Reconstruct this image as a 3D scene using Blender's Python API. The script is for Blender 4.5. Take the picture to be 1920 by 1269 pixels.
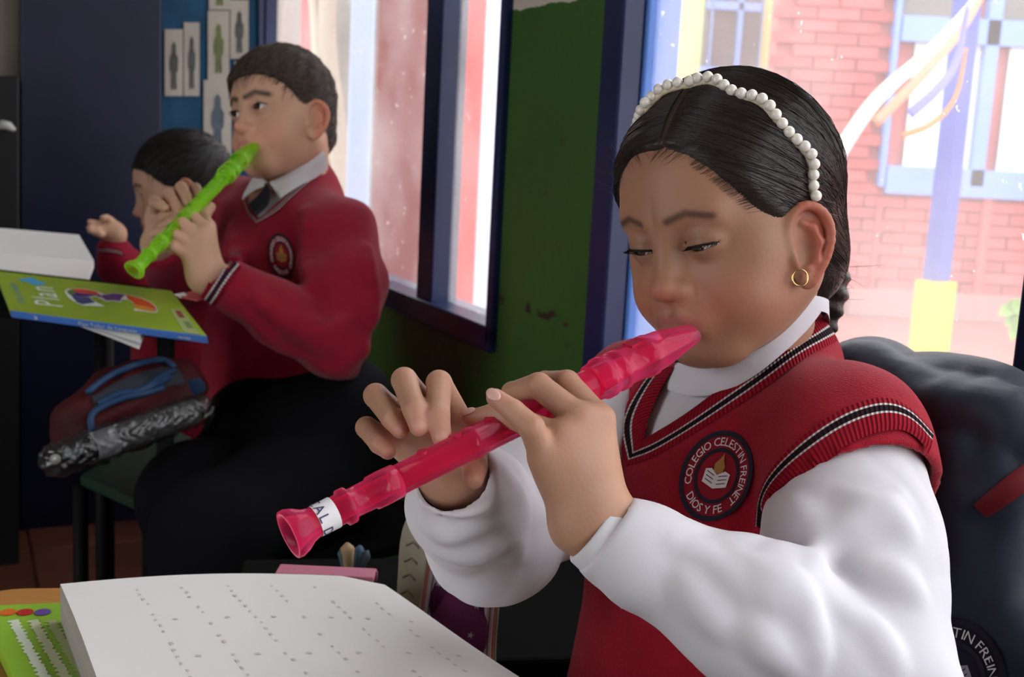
import bpy, bmesh, math, random
import numpy as np
from mathutils import Matrix, Vector
for _o in list(bpy.data.objects): bpy.data.objects.remove(_o)
SC = bpy.context.scene
COL = SC.collection
random.seed(7); RNG = np.random.default_rng(7)
# ------------------------------------------------------------------ camera
F = 2200.0; PIT = math.radians(9.5); ROL = math.radians(3.0); CAM = np.array([0, 0, 1.05])
_u0 = np.array([0, math.sin(PIT), math.cos(PIT)])
FW = np.array([0, math.cos(PIT), -math.sin(PIT)])
RT = np.array([1., 0, 0]) * math.cos(ROL) + _u0 * math.sin(ROL)
UP = -np.array([1., 0, 0]) * math.sin(ROL) + _u0 * math.cos(ROL)
cam_d = bpy.data.cameras.new('camera'); cam = bpy.data.objects.new('camera', cam_d); COL.objects.link(cam)
cam_d.sensor_width = 36; cam_d.lens = F / 1920 * 36; cam_d.clip_start = .02
cam.matrix_world = Matrix(((RT[0], UP[0], -FW[0], CAM[0]), (RT[1], UP[1], -FW[1], CAM[1]), (RT[2], UP[2], -FW[2], CAM[2]), (0, 0, 0, 1)))
cam_d.dof.use_dof = True; cam_d.dof.focus_distance = .74; cam_d.dof.aperture_fstop = 13
SC.camera = cam
# ------------------------------------------------------------------ light
W = bpy.data.worlds.new('World'); SC.world = W; W.use_nodes = True
bg = W.node_tree.nodes['Background']; bg.inputs[0].default_value = (.93, .97, 1, 1); bg.inputs[1].default_value = 2.5
SC.view_settings.view_transform = 'Standard'; SC.view_settings.look = 'None'
SC.view_settings.exposure = 0.58; SC.view_settings.gamma = 1; SC.view_settings.use_curve_mapping = False
SC.cycles.use_denoising = True
SC.cycles.max_bounces = 8; SC.cycles.transparent_max_bounces = 16
# window wall frame: anchor point, direction along the wall, normal into the room
WA = np.array([-.2287, 2.2298, 0.]); WS = np.array([.43607, -.89991, 0.]); WN = np.array([-.89991, -.43607, 0.])
ZV = np.array([0, 0, 1.])
def wp(s, z, o=0.): return WA + WS * s + WN * o + ZV * z
def area_light(name, pos, target, sx, sy, power, color=(1, 1, 1)):
    l = bpy.data.lights.new(name, 'AREA'); l.shape = 'RECTANGLE'; l.size = sx; l.size_y = sy; l.energy = power; l.color = color
    o = bpy.data.objects.new(name, l); COL.objects.link(o); o.location = pos
    o.rotation_euler = Vector(np.array(target) - np.array(pos)).to_track_quat('-Z', 'Y').to_euler()
    return o
# added fill lights in unseen wall openings, brightening the room from behind the photographer
area_light('fill_light_rear', wp(3.35, 1.35, -.02), wp(3.35, 1.35, -.02) + WN, 1.7, 1.2, 25, (.95, .96, 1))
area_light('fill_light_left', (-2.55, -.2, 1.35), (-.5, .6, .95), 1.0, 1.9, 1.5, (1, .95, .9))
# ------------------------------------------------------------------ pixel helpers
def V(px, py, d): return CAM + RT * ((px - 960) / F * d) - UP * ((py - 634.5) / F * d) + FW * d
def rdir(px, py): return RT * ((px - 960) / F) - UP * ((py - 634.5) / F) + FW
def onz(px, py, z):
    r = rdir(px, py); return CAM + r * ((z - CAM[2]) / r[2])
def onp(px, py, p0, n):
    r = rdir(px, py); return CAM + r * (np.dot(p0 - CAM, n) / np.dot(r, n))
def proj(P):
    q = np.atleast_2d(P) - CAM; d = q @ FW
    return np.stack([960 + F * (q @ RT) / d, 634.5 - F * (q @ UP) / d, d], 1)
def cdir(x, y, z): return RT * x + UP * y - FW * z          # camera-frame vector (z towards the viewer)
def unit(v): v = np.asarray(v, float); return v / np.linalg.norm(v)
# ------------------------------------------------------------------ materials
def newmat(name):
    m = bpy.data.materials.new(name); m.use_nodes = True
    return m, m.node_tree, m.node_tree.nodes['Principled BSDF']
def mat(name, col=(.5, .5, .5), rough=.6, metal=0, spec=.3, sheen=0, coat=0, attr=None, var=0, vscale=8, bump=0, bscale=60, bdet=3, sss=0, emit=None, es=0, trans=0, ior=1.45, alpha=1, stretch=None):
    m, t, b = newmat(name); N = t.nodes; L = t.links
    b.inputs['Roughness'].default_value = rough; b.inputs['Metallic'].default_value = metal
    b.inputs['Specular IOR Level'].default_value = spec; b.inputs['Sheen Weight'].default_value = sheen
    b.inputs['Coat Weight'].default_value = coat; b.inputs['IOR'].default_value = ior
    b.inputs['Transmission Weight'].default_value = trans; b.inputs['Alpha'].default_value = alpha
    if sss:
        b.inputs['Subsurface Weight'].default_value = sss; b.inputs['Subsurface Radius'].default_value = (1, .35, .2); b.inputs['Subsurface Scale'].default_value = .006
    if emit: b.inputs['Emission Color'].default_value = (*emit, 1); b.inputs['Emission Strength'].default_value = es
    tc = N.new('ShaderNodeTexCoord'); src = tc.outputs['Object']
    if stretch:
        mp = N.new('ShaderNodeMapping'); mp.inputs['Scale'].default_value = stretch; L.new(src, mp.inputs[0]); src = mp.outputs[0]
    if attr:
        a = N.new('ShaderNodeAttribute'); a.attribute_name = attr; out = a.outputs['Color']
    else:
        rg = N.new('ShaderNodeRGB'); rg.outputs[0].default_value = (*col, 1); out = rg.outputs[0]
    if var:
        n = N.new('ShaderNodeTexNoise'); n.inputs['Scale'].default_value = vscale; n.inputs['Detail'].default_value = 5; L.new(src, n.inputs['Vector'])
        mr = N.new('ShaderNodeMapRange'); mr.inputs[1].default_value = .3; mr.inputs[2].default_value = .7; mr.inputs[3].default_value = 1 - var; mr.inputs[4].default_value = 1 + var; L.new(n.outputs[0], mr.inputs[0])
        mx = N.new('ShaderNodeVectorMath'); mx.operation = 'SCALE'; L.new(out, mx.inputs[0]); L.new(mr.outputs[0], mx.inputs['Scale']); out = mx.outputs[0]
    L.new(out, b.inputs['Base Color'])
    if bump:
        n = N.new('ShaderNodeTexNoise'); n.inputs['Scale'].default_value = bscale; n.inputs['Detail'].default_value = bdet; L.new(src, n.inputs['Vector'])
        bp = N.new('ShaderNodeBump'); bp.inputs['Strength'].default_value = bump; bp.inputs['Distance'].default_value = .002; L.new(n.outputs[0], bp.inputs['Height']); L.new(bp.outputs[0], b.inputs['Normal'])
    return m
# ------------------------------------------------------------------ mesh helpers
def obj(name, verts, faces, m=None, parent=None, smooth=True, col=None, loc=None):
    me = bpy.data.meshes.new(name)
    verts = np.asarray(verts, float)
    if loc is not None: verts = verts - np.asarray(loc)
    if isinstance(faces, np.ndarray) and faces.ndim == 2:
        k = faces.shape[1]; me.vertices.add(len(verts)); me.vertices.foreach_set('co', verts.ravel())
        me.loops.add(faces.size); me.loops.foreach_set('vertex_index', faces.astype(np.int32).ravel())
        me.polygons.add(len(faces)); me.polygons.foreach_set('loop_start', np.arange(0, faces.size, k, dtype=np.int32))
        me.update(calc_edges=True); me.validate()
    else:
        me.from_pydata([tuple(v) for v in verts], [], [tuple(int(i) for i in f) for f in faces]); me.update()
    if smooth: me.polygons.foreach_set('use_smooth', np.ones(len(me.polygons), bool))
    if col is not None:
        a = me.color_attributes.new('Col', 'FLOAT_COLOR', 'POINT')
        c = np.ones((len(verts), 4)); c[:, :3] = col; a.data.foreach_set('color', c.ravel())
    o = bpy.data.objects.new(name, me); COL.objects.link(o)
    if m: me.materials.append(m)
    if parent is not None: o.parent = parent; o.matrix_parent_inverse = parent.matrix_basis.inverted()
    if loc is not None: o.location = loc
    return o
def tag(o, label, cat, group=None):
    o['label'] = label; o['category'] = cat
    if group: o['group'] = group
    return o
def struct(o, label=None, cat=None):
    o['kind'] = 'structure'
    if label: o['label'] = label
    if cat: o['category'] = cat
    return o
def empty(name, loc, label, cat, group=None):
    o = bpy.data.objects.new(name, None); COL.objects.link(o); o.location = loc; o.empty_display_size = .05
    return tag(o, label, cat, group)
class MB:
    def __init__(s): s.v = []; s.f = []
    def add(s, v, f):
        n = len(s.v); s.v += [tuple(map(float, q)) for q in v]; s.f += [tuple(int(i) + n for i in g) for g in f]; return s
    def hexa(s, a, b):   # 4 bottom pts, 4 top pts
        return s.add(list(a) + list(b), [(3, 2, 1, 0), (4, 5, 6, 7), (0, 1, 5, 4), (1, 2, 6, 5), (2, 3, 7, 6), (3, 0, 4, 7)])
    def box(s, c, ex, ey, ez):   # centre and half-extent vectors
        c, ex, ey, ez = map(np.asarray, (c, ex, ey, ez))
        q = [c - ex - ey, c + ex - ey, c + ex + ey, c - ex + ey]
        return s.hexa([p - ez for p in q], [p + ez for p in q])
    def tube(s, pts, r, n=10, cap=True):
        v, f = tube(pts, r, n, cap); return s.add(v, f)
    def build(s, name, m=None, parent=None, smooth=False, bevel=0, loc=None):
        o = obj(name, s.v, s.f, m, parent, smooth, loc=loc)
        if bevel:
            md = o.modifiers.new('bevel', 'BEVEL'); md.width = bevel; md.segments = 2; md.limit_method = 'ANGLE'
        return o
def tube(pts, r, n=10, cap=True):
    pts = np.asarray(pts, float); k = len(pts); r = np.broadcast_to(np.asarray(r, float), (k,))
    T = np.gradient(pts, axis=0); T /= np.linalg.norm(T, axis=1)[:, None] + 1e-12
    a = np.array([0, 0, 1.]) if abs(T[0][2]) < .9 else np.array([1., 0, 0])
    u = unit(np.cross(T[0], a)); v = []
    for i in range(k):
        u = unit(u - T[i] * np.dot(u, T[i])); w = np.cross(T[i], u)
        for j in range(n):
            an = 2 * math.pi * j / n; v.append(pts[i] + (u * math.cos(an) + w * math.sin(an)) * r[i])
    f = [(i * n + j, i * n + (j + 1) % n, (i + 1) * n + (j + 1) % n, (i + 1) * n + j) for i in range(k - 1) for j in range(n)]
    if cap: f += [tuple(range(n - 1, -1, -1)), tuple(range((k - 1) * n, k * n))]
    return v, f
def spl(pts, n=40):
    """Catmull-Rom through the points, n samples."""
    p = np.asarray(pts, float); p = np.vstack([2 * p[0] - p[1], p, 2 * p[-1] - p[-2]]); m = len(p) - 3
    t = np.linspace(0, m - 1e-9, n); i = t.astype(int); u = (t - i)[:, None]
    a, b, c, d = p[i], p[i + 1], p[i + 2], p[i + 3]
    return .5 * (2 * b + (c - a) * u + (2 * a - 5 * b + 4 * c - d) * u ** 2 + (3 * b - a - 3 * c + d) * u ** 3)
# ------------------------------------------------------------------ implicit modelling
def smin(a, b, k):
    if k <= 0: return np.minimum(a, b)
    h = np.maximum(k - np.abs(a - b), 0) / k
    return np.minimum(a, b) - h * h * k * .25
def smax(a, b, k): return -smin(-a, -b, k)
def rc(a, b, ra, rb=None):
    a = np.asarray(a, float); ba = np.asarray(b, float) - a; L = max(np.dot(ba, ba), 1e-12); rb = ra if rb is None else rb
    a32, ba32 = a.astype(np.float32), ba.astype(np.float32)
    def f(P):
        A_, B_ = (a32, ba32) if P.dtype == np.float32 else (a, ba)
        q = P - A_; h = np.clip(q @ B_ * P.dtype.type(1 / L), 0, 1); q -= h[:, None] * B_
        return np.sqrt(np.einsum('ij,ij->i', q, q)) - (P.dtype.type(ra) + P.dtype.type(rb - ra) * h)
    return f
def chain(pts, rs, k=.004):
    fs = [rc(pts[i], pts[i + 1], rs[i], rs[i + 1]) for i in range(len(pts) - 1)]
    def f(P):
        d = fs[0](P)
        for g in fs[1:]: d = smin(d, g(P), k)
        return d
    return f
def ell(c, r, R=None):
    c = np.asarray(c, float); r = np.asarray(r, float)
    def f(P):
        t = P.dtype; q = P - c.astype(t)
        if R is not None: q = q @ R.astype(t)
        q = q / r.astype(t); k0 = np.sqrt(np.einsum('ij,ij->i', q, q)); q /= r.astype(t); k1 = np.sqrt(np.einsum('ij,ij->i', q, q)) + t.type(1e-9)
        return k0 * (k0 - 1) / k1
    return f
def rbox(c, h, R=None, rad=.01):
    c = np.asarray(c, float); h = np.asarray(h, float) - rad
    def f(P):
        q = P - c
        if R is not None: q = q @ R
        q = np.abs(q) - h
        return np.linalg.norm(np.maximum(q, 0), axis=1) + np.minimum(q.max(1), 0) - rad
    return f
class S:
    def __init__(s): s.ops = []
    def u(s, f, k=0.): s.ops.append((0, f, k)); return s
    def sub(s, f, k=0.): s.ops.append((1, f, k)); return s
    def inter(s, f, k=0.): s.ops.append((2, f, k)); return s
    def disp(s, f): s.ops.append((3, f, 0)); return s
    def __call__(s, P):
        d = None
        for o, f, k in s.ops:
            g = f(P)
            if d is None: d = g
            elif o == 0: d = smin(d, g, k)
            elif o == 1: d = smax(d, -g, k)
            elif o == 2: d = smax(d, g, k)
            else: d = d + g
        return d
def polygonize(f, lo, hi, h, safety=1.5):
    lo = np.asarray(lo, float); hi = np.asarray(hi, float); B = 4
    nb = np.ceil((hi - lo) / (h * B)).astype(int) + 1; n = nb * B
    ax = [lo[i] + h * (np.arange(nb[i]) * B + (B - 1) / 2) for i in range(3)]
    C = np.stack(np.meshgrid(*ax, indexing='ij'), -1).reshape(-1, 3)
    C = C.astype(np.float32); dc = np.concatenate([f(c) for c in np.array_split(C, max(1, len(C) // 60000))])
    keep = np.abs(dc) < h * B * .87 * safety + h
    vals = np.repeat(np.repeat(np.repeat(np.where(dc < 0, -1., 1.).reshape(nb), B, 0), B, 1), B, 2).astype(np.float32)
    ki = np.nonzero(keep)[0]; b3 = np.stack(np.unravel_index(ki, nb), 1) * B
    o = np.stack(np.meshgrid(*[np.arange(B)] * 3, indexing='ij'), -1).reshape(-1, 3)
    for ch in np.array_split(b3, max(1, len(b3) // 900)):
        I = (ch[:, None, :] + o[None]).reshape(-1, 3)
        vals[I[:, 0], I[:, 1], I[:, 2]] = f((lo + I * h).astype(np.float32))
    ins = vals < 0; nx, ny, nz = n
    cnt = np.zeros((nx - 1, ny - 1, nz - 1), np.uint8)
    for a in (0, 1):
        for b in (0, 1):
            for c in (0, 1): cnt += ins[a:nx - 1 + a, b:ny - 1 + b, c:nz - 1 + c]
    cells = np.stack(np.nonzero((cnt > 0) & (cnt < 8)), 1)
    idx = -np.ones(cnt.shape, np.int64); idx[cells[:, 0], cells[:, 1], cells[:, 2]] = np.arange(len(cells))
    acc = np.zeros((len(cells), 3)); num = np.zeros(len(cells)); cr = o_ = np.array([(a, b, c) for a in (0, 1) for b in (0, 1) for c in (0, 1)])
    cv = np.stack([vals[cells[:, 0] + q[0], cells[:, 1] + q[1], cells[:, 2] + q[2]] for q in cr], 1).astype(float)
    for i in range(8):
        for j in range(i + 1, 8):
            if np.abs(cr[i] - cr[j]).sum() != 1: continue
            a, b = cv[:, i], cv[:, j]; m = (a < 0) != (b < 0)
            t = np.where(m, a / np.where(m, a - b, 1), 0)
            acc += np.where(m[:, None], cr[i] + t[:, None] * (cr[j] - cr[i]), 0); num += m
    vert = lo + (cells + acc / num[:, None]) * h
    faces = []
    for axis in range(3):
        sl0 = [slice(None)] * 3; sl1 = [slice(None)] * 3; sl0[axis] = slice(0, -1); sl1[axis] = slice(1, None)
        e = np.stack(np.nonzero(ins[tuple(sl0)] != ins[tuple(sl1)]), 1)
        a1, a2 = (axis + 1) % 3, (axis + 2) % 3
        e = e[(e[:, a1] > 0) & (e[:, a2] > 0) & (e[:, a1] < n[a1] - 1) & (e[:, a2] < n[a2] - 1)]
        s = ins[e[:, 0], e[:, 1], e[:, 2]]
        q = []
        for d1, d2 in ((1, 1), (0, 1), (0, 0), (1, 0)):
            c = e.copy(); c[:, a1] -= d1; c[:, a2] -= d2; q.append(idx[c[:, 0], c[:, 1], c[:, 2]])
        q = np.stack(q, 1); q[~s] = q[~s][:, ::-1]; faces.append(q)
    faces = np.concatenate(faces); faces = faces[(faces >= 0).all(1)]
    return vert, faces
def grad(f, P, e=4e-4):
    g = np.stack([f(P + np.eye(3)[i] * e) - f(P - np.eye(3)[i] * e) for i in range(3)], 1)
    return g / (np.linalg.norm(g, axis=1)[:, None] + 1e-12)
def snap(f, P, off=0., it=5):
    P = np.array(P, float)
    for _ in range(it): P -= grad(f, P) * (f(P) - off)[:, None] * .9
    return P
def hit(f, pts, d0=.4, d1=2.6):
    """pixel list -> points on the implicit surface seen through these pixels"""
    R = np.array([rdir(*p) for p in pts]); t = np.full(len(R), float(d0)); L = np.linalg.norm(R, axis=1)
    for _ in range(160):
        d = f(CAM + R * t[:, None]); t = np.minimum(t + np.clip(d, -.02, .05) * .7 / L, d1)
    return CAM + R * t[:, None]
def sdf_obj(name, f, lo, hi, h, m, parent=None, colf=None, keep=None):
    v, q = polygonize(f, lo, hi, h)
    if keep is not None:
        km = keep(v); q = q[km[q].all(1)]; used = np.zeros(len(v), bool); used[q.ravel()] = True
        re = np.cumsum(used) - 1; v = v[used]; q = re[q]
    return obj(name, v, q, m, parent, True, None if colf is None else colf(v))
def bounds(pts, m): p = np.asarray(pts); return p.min(0) - m, p.max(0) + m
def ribbon(name, A, B, m, parent=None, thick=.0, nrm=None, smooth=True, closed=False, rows=1):
    """strip between polylines A and B with UV (u along in metres, v across 0..1)"""
    A = np.asarray(A, float); B = np.asarray(B, float); k = len(A)
    v = []; 
    for r in range(rows + 1): v.append(A + (B - A) * r / rows)
    nv = np.asarray(nrm) if nrm is not None else None
    if nv is not None and rows > 1:
        for r in range(rows + 1): v[r] = v[r] + nv * (thick * (1 - (2 * r / rows - 1) ** 4))
    v = np.concatenate(v); f = []
    for r in range(rows):
        for i in range(k - 1): f.append((r * k + i, r * k + i + 1, (r + 1) * k + i + 1, (r + 1) * k + i))
    o = obj(name, v, f, m, parent, smooth)
    me = o.data; uv = me.uv_layers.new(name='UVMap'); M = (A + B) / 2
    u = np.concatenate([[0], np.cumsum(np.linalg.norm(np.diff(M, axis=0), axis=1))])
    for l in me.loops:
        i = l.vertex_index; uv.data[l.index].uv = (u[i % k], (i // k) / rows)
    return o
# ------------------------------------------------------------------ heads
EYE = np.array([.0275, .0690, .0]); EYR = .0130
def head_sdf(hu=.0050, hl=.0035, cheek=1.0, dz=0., ears=(0, .008, -.007), jw=1.0, sock=1.0, back=1.0):
    """child head; x = anatomical left, y = forward, z = up, eyes at z = 0"""
    s = S()
    s.u(ell((0, -.006 + .087 * (1 - back), .024), (.0725, .087 * back, .080)))
    s.u(ell((0, .022, .034), (.0590, .0640, .0500)), .020)                       # rounded forehead
    s.u(ell((0, .020, -.026), (.0590 * jw, .063, .066)), .024)
    s.u(rc((.046 * jw, .000, -.046), (.018 * jw, .056, -.078), .018, .016), .030)
    s.u(ell((0, .062, -.080), (.018, .018, .0135)), .024)
    s.u(ell((.034, .050, -.042), (.0275 * cheek, .0285 * cheek, .0270 * cheek)), .022)
    s.u(ell((.050, .030, -.014), (.014, .024, .016)), .024)                      # cheekbone
    s.u(rc((.008, .0785, .019), (.036, .069, .019), .0070, .0060), .018)
    s.sub(ell((.0280, .0895, -.001), (.0170, .0105 * sock, .0115 * sock)), .016)               # socket
    s.u(rc((0, .0815, .004), (0, .0935, -.026), .0058, .0080), .014)
    s.u(ell((0, .0955, -.0275), (.0092, .0090, .0080)), .007)
    s.u(ell((.0100, .0870, -.0310), (.0066, .0080, .0060)), .006)
    s.sub(ell((.0056, .0925, -.0385), (.0030, .0040, .0028)), .003)
    s.u(ell((0, .080, -.054), (.022, .013, .016)), .016)                         # muzzle
    s.sub(rc((0, .0955, -.0415), (0, .0945, -.047), .0022), .005)                # philtrum
    s.u(chain([(0, .0905, -.0518), (.008, .0895, -.0515), (.0175, .082, -.0570)], [.0040, .0040, .0022]), .005)
    s.u(chain([(0, .0890, -.0620), (.008, .0885, -.0616), (.0165, .082, -.0585)], [.0046, .0044, .0022]), .005)
    s.sub(chain([(0, .0955, -.0568), (.009, .0945, -.0568), (.0185, .085, -.0578)], [.0008, .0008, .0004]), .002)
    s.sub(ell((0, .088, -.0700), (.014, .006, .0040)), .008)
    # lids over the eyeball, then the almond opening
    s.u(ell(EYE, (EYR + .0019,) * 3), .005)
    def opening(P):
        dx = (P[:, 0] - EYE[0]) / .0138; t = np.clip(1 - dx * dx, -1, 1); z = P[:, 2] - EYE[2] - dz - dx * .0012
        return np.maximum(np.maximum(z - hu * t, -hl * t - z), .070 - P[:, 1])
    s.sub(opening, .0012)
    def crease(P):
        dx = (P[:, 0] - EYE[0]) / .016; z = P[:, 2] - EYE[2] - dz - hu - .0042 + dx * dx * .004
        return np.hypot(z, P[:, 1] - EYE[1] - np.sqrt(np.maximum(1e-9, (EYR + .0024) ** 2 - (dx * .016) ** 2 - (hu + .004 + dz) ** 2))) - .0009 + np.maximum(np.abs(dx) - .72, 0) * .02
    s.sub(crease, .003)
    # ear
    eo = np.array([.0665, -.004, -.010]) + np.array(ears); eb = unit((.50, -.86, -.02)); eu = unit((.06, -.16, 1)); eu = unit(eu - eb * np.dot(eu, eb)); en = np.cross(eb, eu)
    if en[0] < 0: en = -en
    E_ = lambda a, b, c=0.: eo + eb * a + eu * b + en * c
    Re = np.stack([eb, eu, en], 1)
    ear = S()
    ear.u(ell(E_(.013, .004, -.001), (.0185, .0280, .0032), Re))
    ear.u(ell(E_(.009, -.020, .000), (.0085, .0095, .0042), Re), .004)
    ear.u(chain(spl([E_(.001, .000, .001), E_(-.001, .012, .002), E_(.003, .023, .003), E_(.012, .030, .0035), E_(.022, .028, .004), E_(.0295, .019, .004), E_(.031, .007, .004), E_(.027, -.006, .003), E_(.020, -.016, .002), E_(.012, -.024, .001)], 22), np.full(22, .0031), .002), .0025)
    ear.u(chain([E_(.011, .019, .002), E_(.019, .013, .0025), E_(.021, .003, .003), E_(.016, -.009, .003), E_(.010, -.013, .003)], [.002, .0026, .0028, .0028, .0025]), .003)
    ear.u(ell(E_(.001, -.005, .003), (.0035, .0055, .0035), Re), .003)
    ear.sub(ell(E_(.0105, .0, .006), (.0075, .0115, .0070), Re), .004)
    s.u(ear, .005)
    g = lambda P: s(np.stack([np.abs(P[:, 0]), P[:, 1], P[:, 2]], 1).astype(P.dtype))
    g.ear = lambda P: ear(np.stack([np.abs(P[:, 0]), P[:, 1], P[:, 2]], 1))
    g.lobe = E_(.007, -.028, .001)
    return g
def seg2(P, pts):
    d = np.full(len(P), 9.)
    for a, b in zip(pts[:-1], pts[1:]):
        a = np.array(a); ba = np.array(b) - a; h = np.clip((P - a) @ ba / (ba @ ba), 0, 1)
        d = np.minimum(d, np.linalg.norm(P - a - h[:, None] * ba, axis=1))
    return d
def mixc(c, col, w): return c * (1 - w[:, None]) + np.asarray(col) * w[:, None]
def face_col(P, base, lip, brow, ear, browpts, bw=.0036):
    x = np.abs(P[:, 0]); Q = np.stack([x, P[:, 1], P[:, 2]], 1); c = np.tile(np.asarray(base), (len(P), 1))
    c = mixc(c, ear, .45 * np.exp(-((x - .036) ** 2 + (P[:, 2] + .045) ** 2) / .022 ** 2) * (P[:, 1] > .02))
    c = mixc(c, ear, .5 * np.exp(-(x ** 2 + (P[:, 2] + .032) ** 2) / .012 ** 2) * (P[:, 1] > .085))
    c = mixc(c, ear, .75 * np.clip((x - .070) / .008, 0, 1) * (np.abs(P[:, 2] + .01) < .05))
    c = mixc(c, np.asarray(base) * .62, .6 * np.exp(-(((x - .0275) / .02) ** 2 + ((P[:, 2] + .002) / .013) ** 2)) * (P[:, 1] > .05))  # shade of the eye sockets darkened into the skin colour
    lw = np.exp(-(np.minimum(seg2(Q[:, [0, 2]], [(0, -.0518), (.008, -.0515), (.0175, -.0570)]), seg2(Q[:, [0, 2]], [(0, -.0620), (.008, -.0616), (.0165, -.0585)])) / .0042) ** 4) * (P[:, 1] > .07)
    c = mixc(c, lip, .85 * lw)
    bd = seg2(Q[:, [0, 2]], browpts); n = .5 + .5 * np.sin(P[:, 0] * 3100 + P[:, 2] * 1300)
    c = mixc(c, brow, np.clip(np.exp(-(bd / bw) ** 2) * 1.15 - .2 * n, 0, .92) * (P[:, 1] > .03))
    return c
def frame(yaw, pitch, roll=0.):
    """head axes (left, forward, up) as columns in world space from camera-relative yaw (towards image left), pitch (down), roll (clockwise)"""
    th, ph, ro = map(math.radians, (yaw, pitch, roll))
    f = np.array([-math.sin(th) * math.cos(ph), -math.sin(ph), math.cos(th) * math.cos(ph)])
    u = np.array([-math.sin(th) * math.sin(ph), math.cos(ph), math.cos(th) * math.sin(ph)])
    l = np.cross(u, f); u2 = u * math.cos(ro) + l * math.sin(ro); l = np.cross(u2, f)
    return np.stack([cdir(*l), cdir(*f), cdir(*u2)], 1)
def eye_mat(name, iris):
    m, t, b = newmat(name); N = t.nodes; L = t.links
    tc = N.new('ShaderNodeTexCoord'); sp = N.new('ShaderNodeSeparateXYZ'); L.new(tc.outputs['Object'], sp.inputs[0])
    ra = N.new('ShaderNodeValToRGB'); mr = N.new('ShaderNodeMapRange'); mr.inputs[1].default_value = .75; mr.inputs[2].default_value = 1.0
    dv = N.new('ShaderNodeMath'); dv.operation = 'DIVIDE'; dv.inputs[1].default_value = EYR; L.new(sp.outputs[1], dv.inputs[0]); L.new(dv.outputs[0], mr.inputs[0]); L.new(mr.outputs[0], ra.inputs[0])
    e = ra.color_ramp.elements; e[0].color = (.62, .56, .53, 1); e[0].position = 0; e[1].position = 1; e[1].color = (.004, .003, .003, 1)
    for p, c in ((.50, (.60, .54, .50)), (.56, (.03, .02, .015)), (.62, iris), (.86, iris), (.90, (.004, .003, .003))):
        k = e.new(p); k.color = (*c, 1)
    L.new(ra.outputs[0], b.inputs['Base Color']); b.inputs['Roughness'].default_value = .08; b.inputs['Coat Weight'].default_value = .5
    return m
def uvsphere(r, n=24, mm=16):
    v = [(0, 0, r)]; f = []
    for i in range(1, mm):
        a = math.pi * i / mm
        for j in range(n):
            b = 2 * math.pi * j / n; v.append((r * math.sin(a) * math.cos(b), r * math.sin(a) * math.sin(b), r * math.cos(a)))
    v.append((0, 0, -r)); e = len(v) - 1
    for j in range(n): f.append((0, 1 + j, 1 + (j + 1) % n)); f.append((e, e - 1 - j, e - 1 - (j + 1) % n))
    for i in range(mm - 2):
        for j in range(n): f.append((1 + i * n + j, 1 + (i + 1) * n + j, 1 + (i + 1) * n + (j + 1) % n, 1 + i * n + (j + 1) % n))
    return v, f
def add_eyes(C, M, sc, m, lash_m, parent, gaze, hu, hl, dz, eyes=(1, -1)):
    for sx in eyes:
        c = C + M @ (EYE * np.array([sx, 1, 1]) * sc)
        v, f = uvsphere(EYR); o = obj('eye', v, f, m, parent)
        y = unit(M @ unit(gaze)); z = unit(M[:, 2] - y * np.dot(M[:, 2], y)); x = np.cross(y, z)
        mw = Matrix.Identity(4)
        for i in range(3):
            for j, a in enumerate((x, y, z)): mw[i][j] = a[i] * sc
            mw[i][3] = c[i]
        o.matrix_world = mw; o.matrix_parent_inverse = Matrix.Identity(4)
        t = np.linspace(-.97, .97, 15); dx = t * .0138; zz = dz + hu * (1 - t * t) + t * .0012; R = EYR + .0019
        q = np.stack([dx, np.sqrt(np.maximum(1e-9, R * R - dx * dx - zz * zz)), zz], 1)
        q[:, 0] *= sx; base = EYE * np.array([sx, 1, 1])
        mb = MB(); mb.tube(C + (base + q) @ M.T * sc, np.r_[.0004, np.full(13, .0009), .0005] * sc, 5)
        for k in range(15):
            if k % 1 == 0:
                p0 = base + q[k]; p1 = p0 + np.array([sx * .0014 * t[k], .0032, -.0012]); p2 = p0 + np.array([sx * .0022 * t[k], .0056, -.0006])
                mb.tube(C + np.array([p0, p1, p2]) @ M.T * sc, np.array([.00035, .0003, .0001]) * sc, 4)
        mb.build('eyelashes', lash_m, parent, True)
def surf_ray(f, D, r0=.02, r1=.16, it=26):
    """points where rays from the head centre leave the implicit solid (head frame)"""
    a = np.full(len(D), r0); b = np.full(len(D), r1); O = np.array([0, -.012, .02])
    for _ in range(it):
        m = (a + b) / 2; ins = f(O + D * m[:, None]) < 0; a = np.where(ins, m, a); b = np.where(ins, b, m)
    return O + D * a[:, None]
def strands_mesh(name, paths, r, m, parent):
    """thin three-sided hairs; paths (n,k,3), taper at the tips"""
    n, k, _ = paths.shape
    T = np.gradient(paths, axis=1); T /= np.linalg.norm(T, axis=2)[..., None] + 1e-12
    a = np.array([.31, .47, .82]); u = np.cross(T, a); u /= np.linalg.norm(u, axis=2)[..., None] + 1e-9; w = np.cross(T, u)
    rr = r * np.sin(np.linspace(.35, math.pi - .12, k)) ** .6
    v = np.stack([paths + (u * math.cos(t) + w * math.sin(t)) * rr[None, :, None] for t in (0, 2.094, 4.189)], 2).reshape(-1, 3)
    i = np.arange(n)[:, None, None] * k * 3 + np.arange(k - 1)[None, :, None] * 3; j = np.arange(3)[None, None]; j2 = (j + 1) % 3
    q = np.stack([i + j, i + j2, i + 3 + j2, i + 3 + j], -1).reshape(-1, 4)
    return obj(name, v, q, m, parent)
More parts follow.
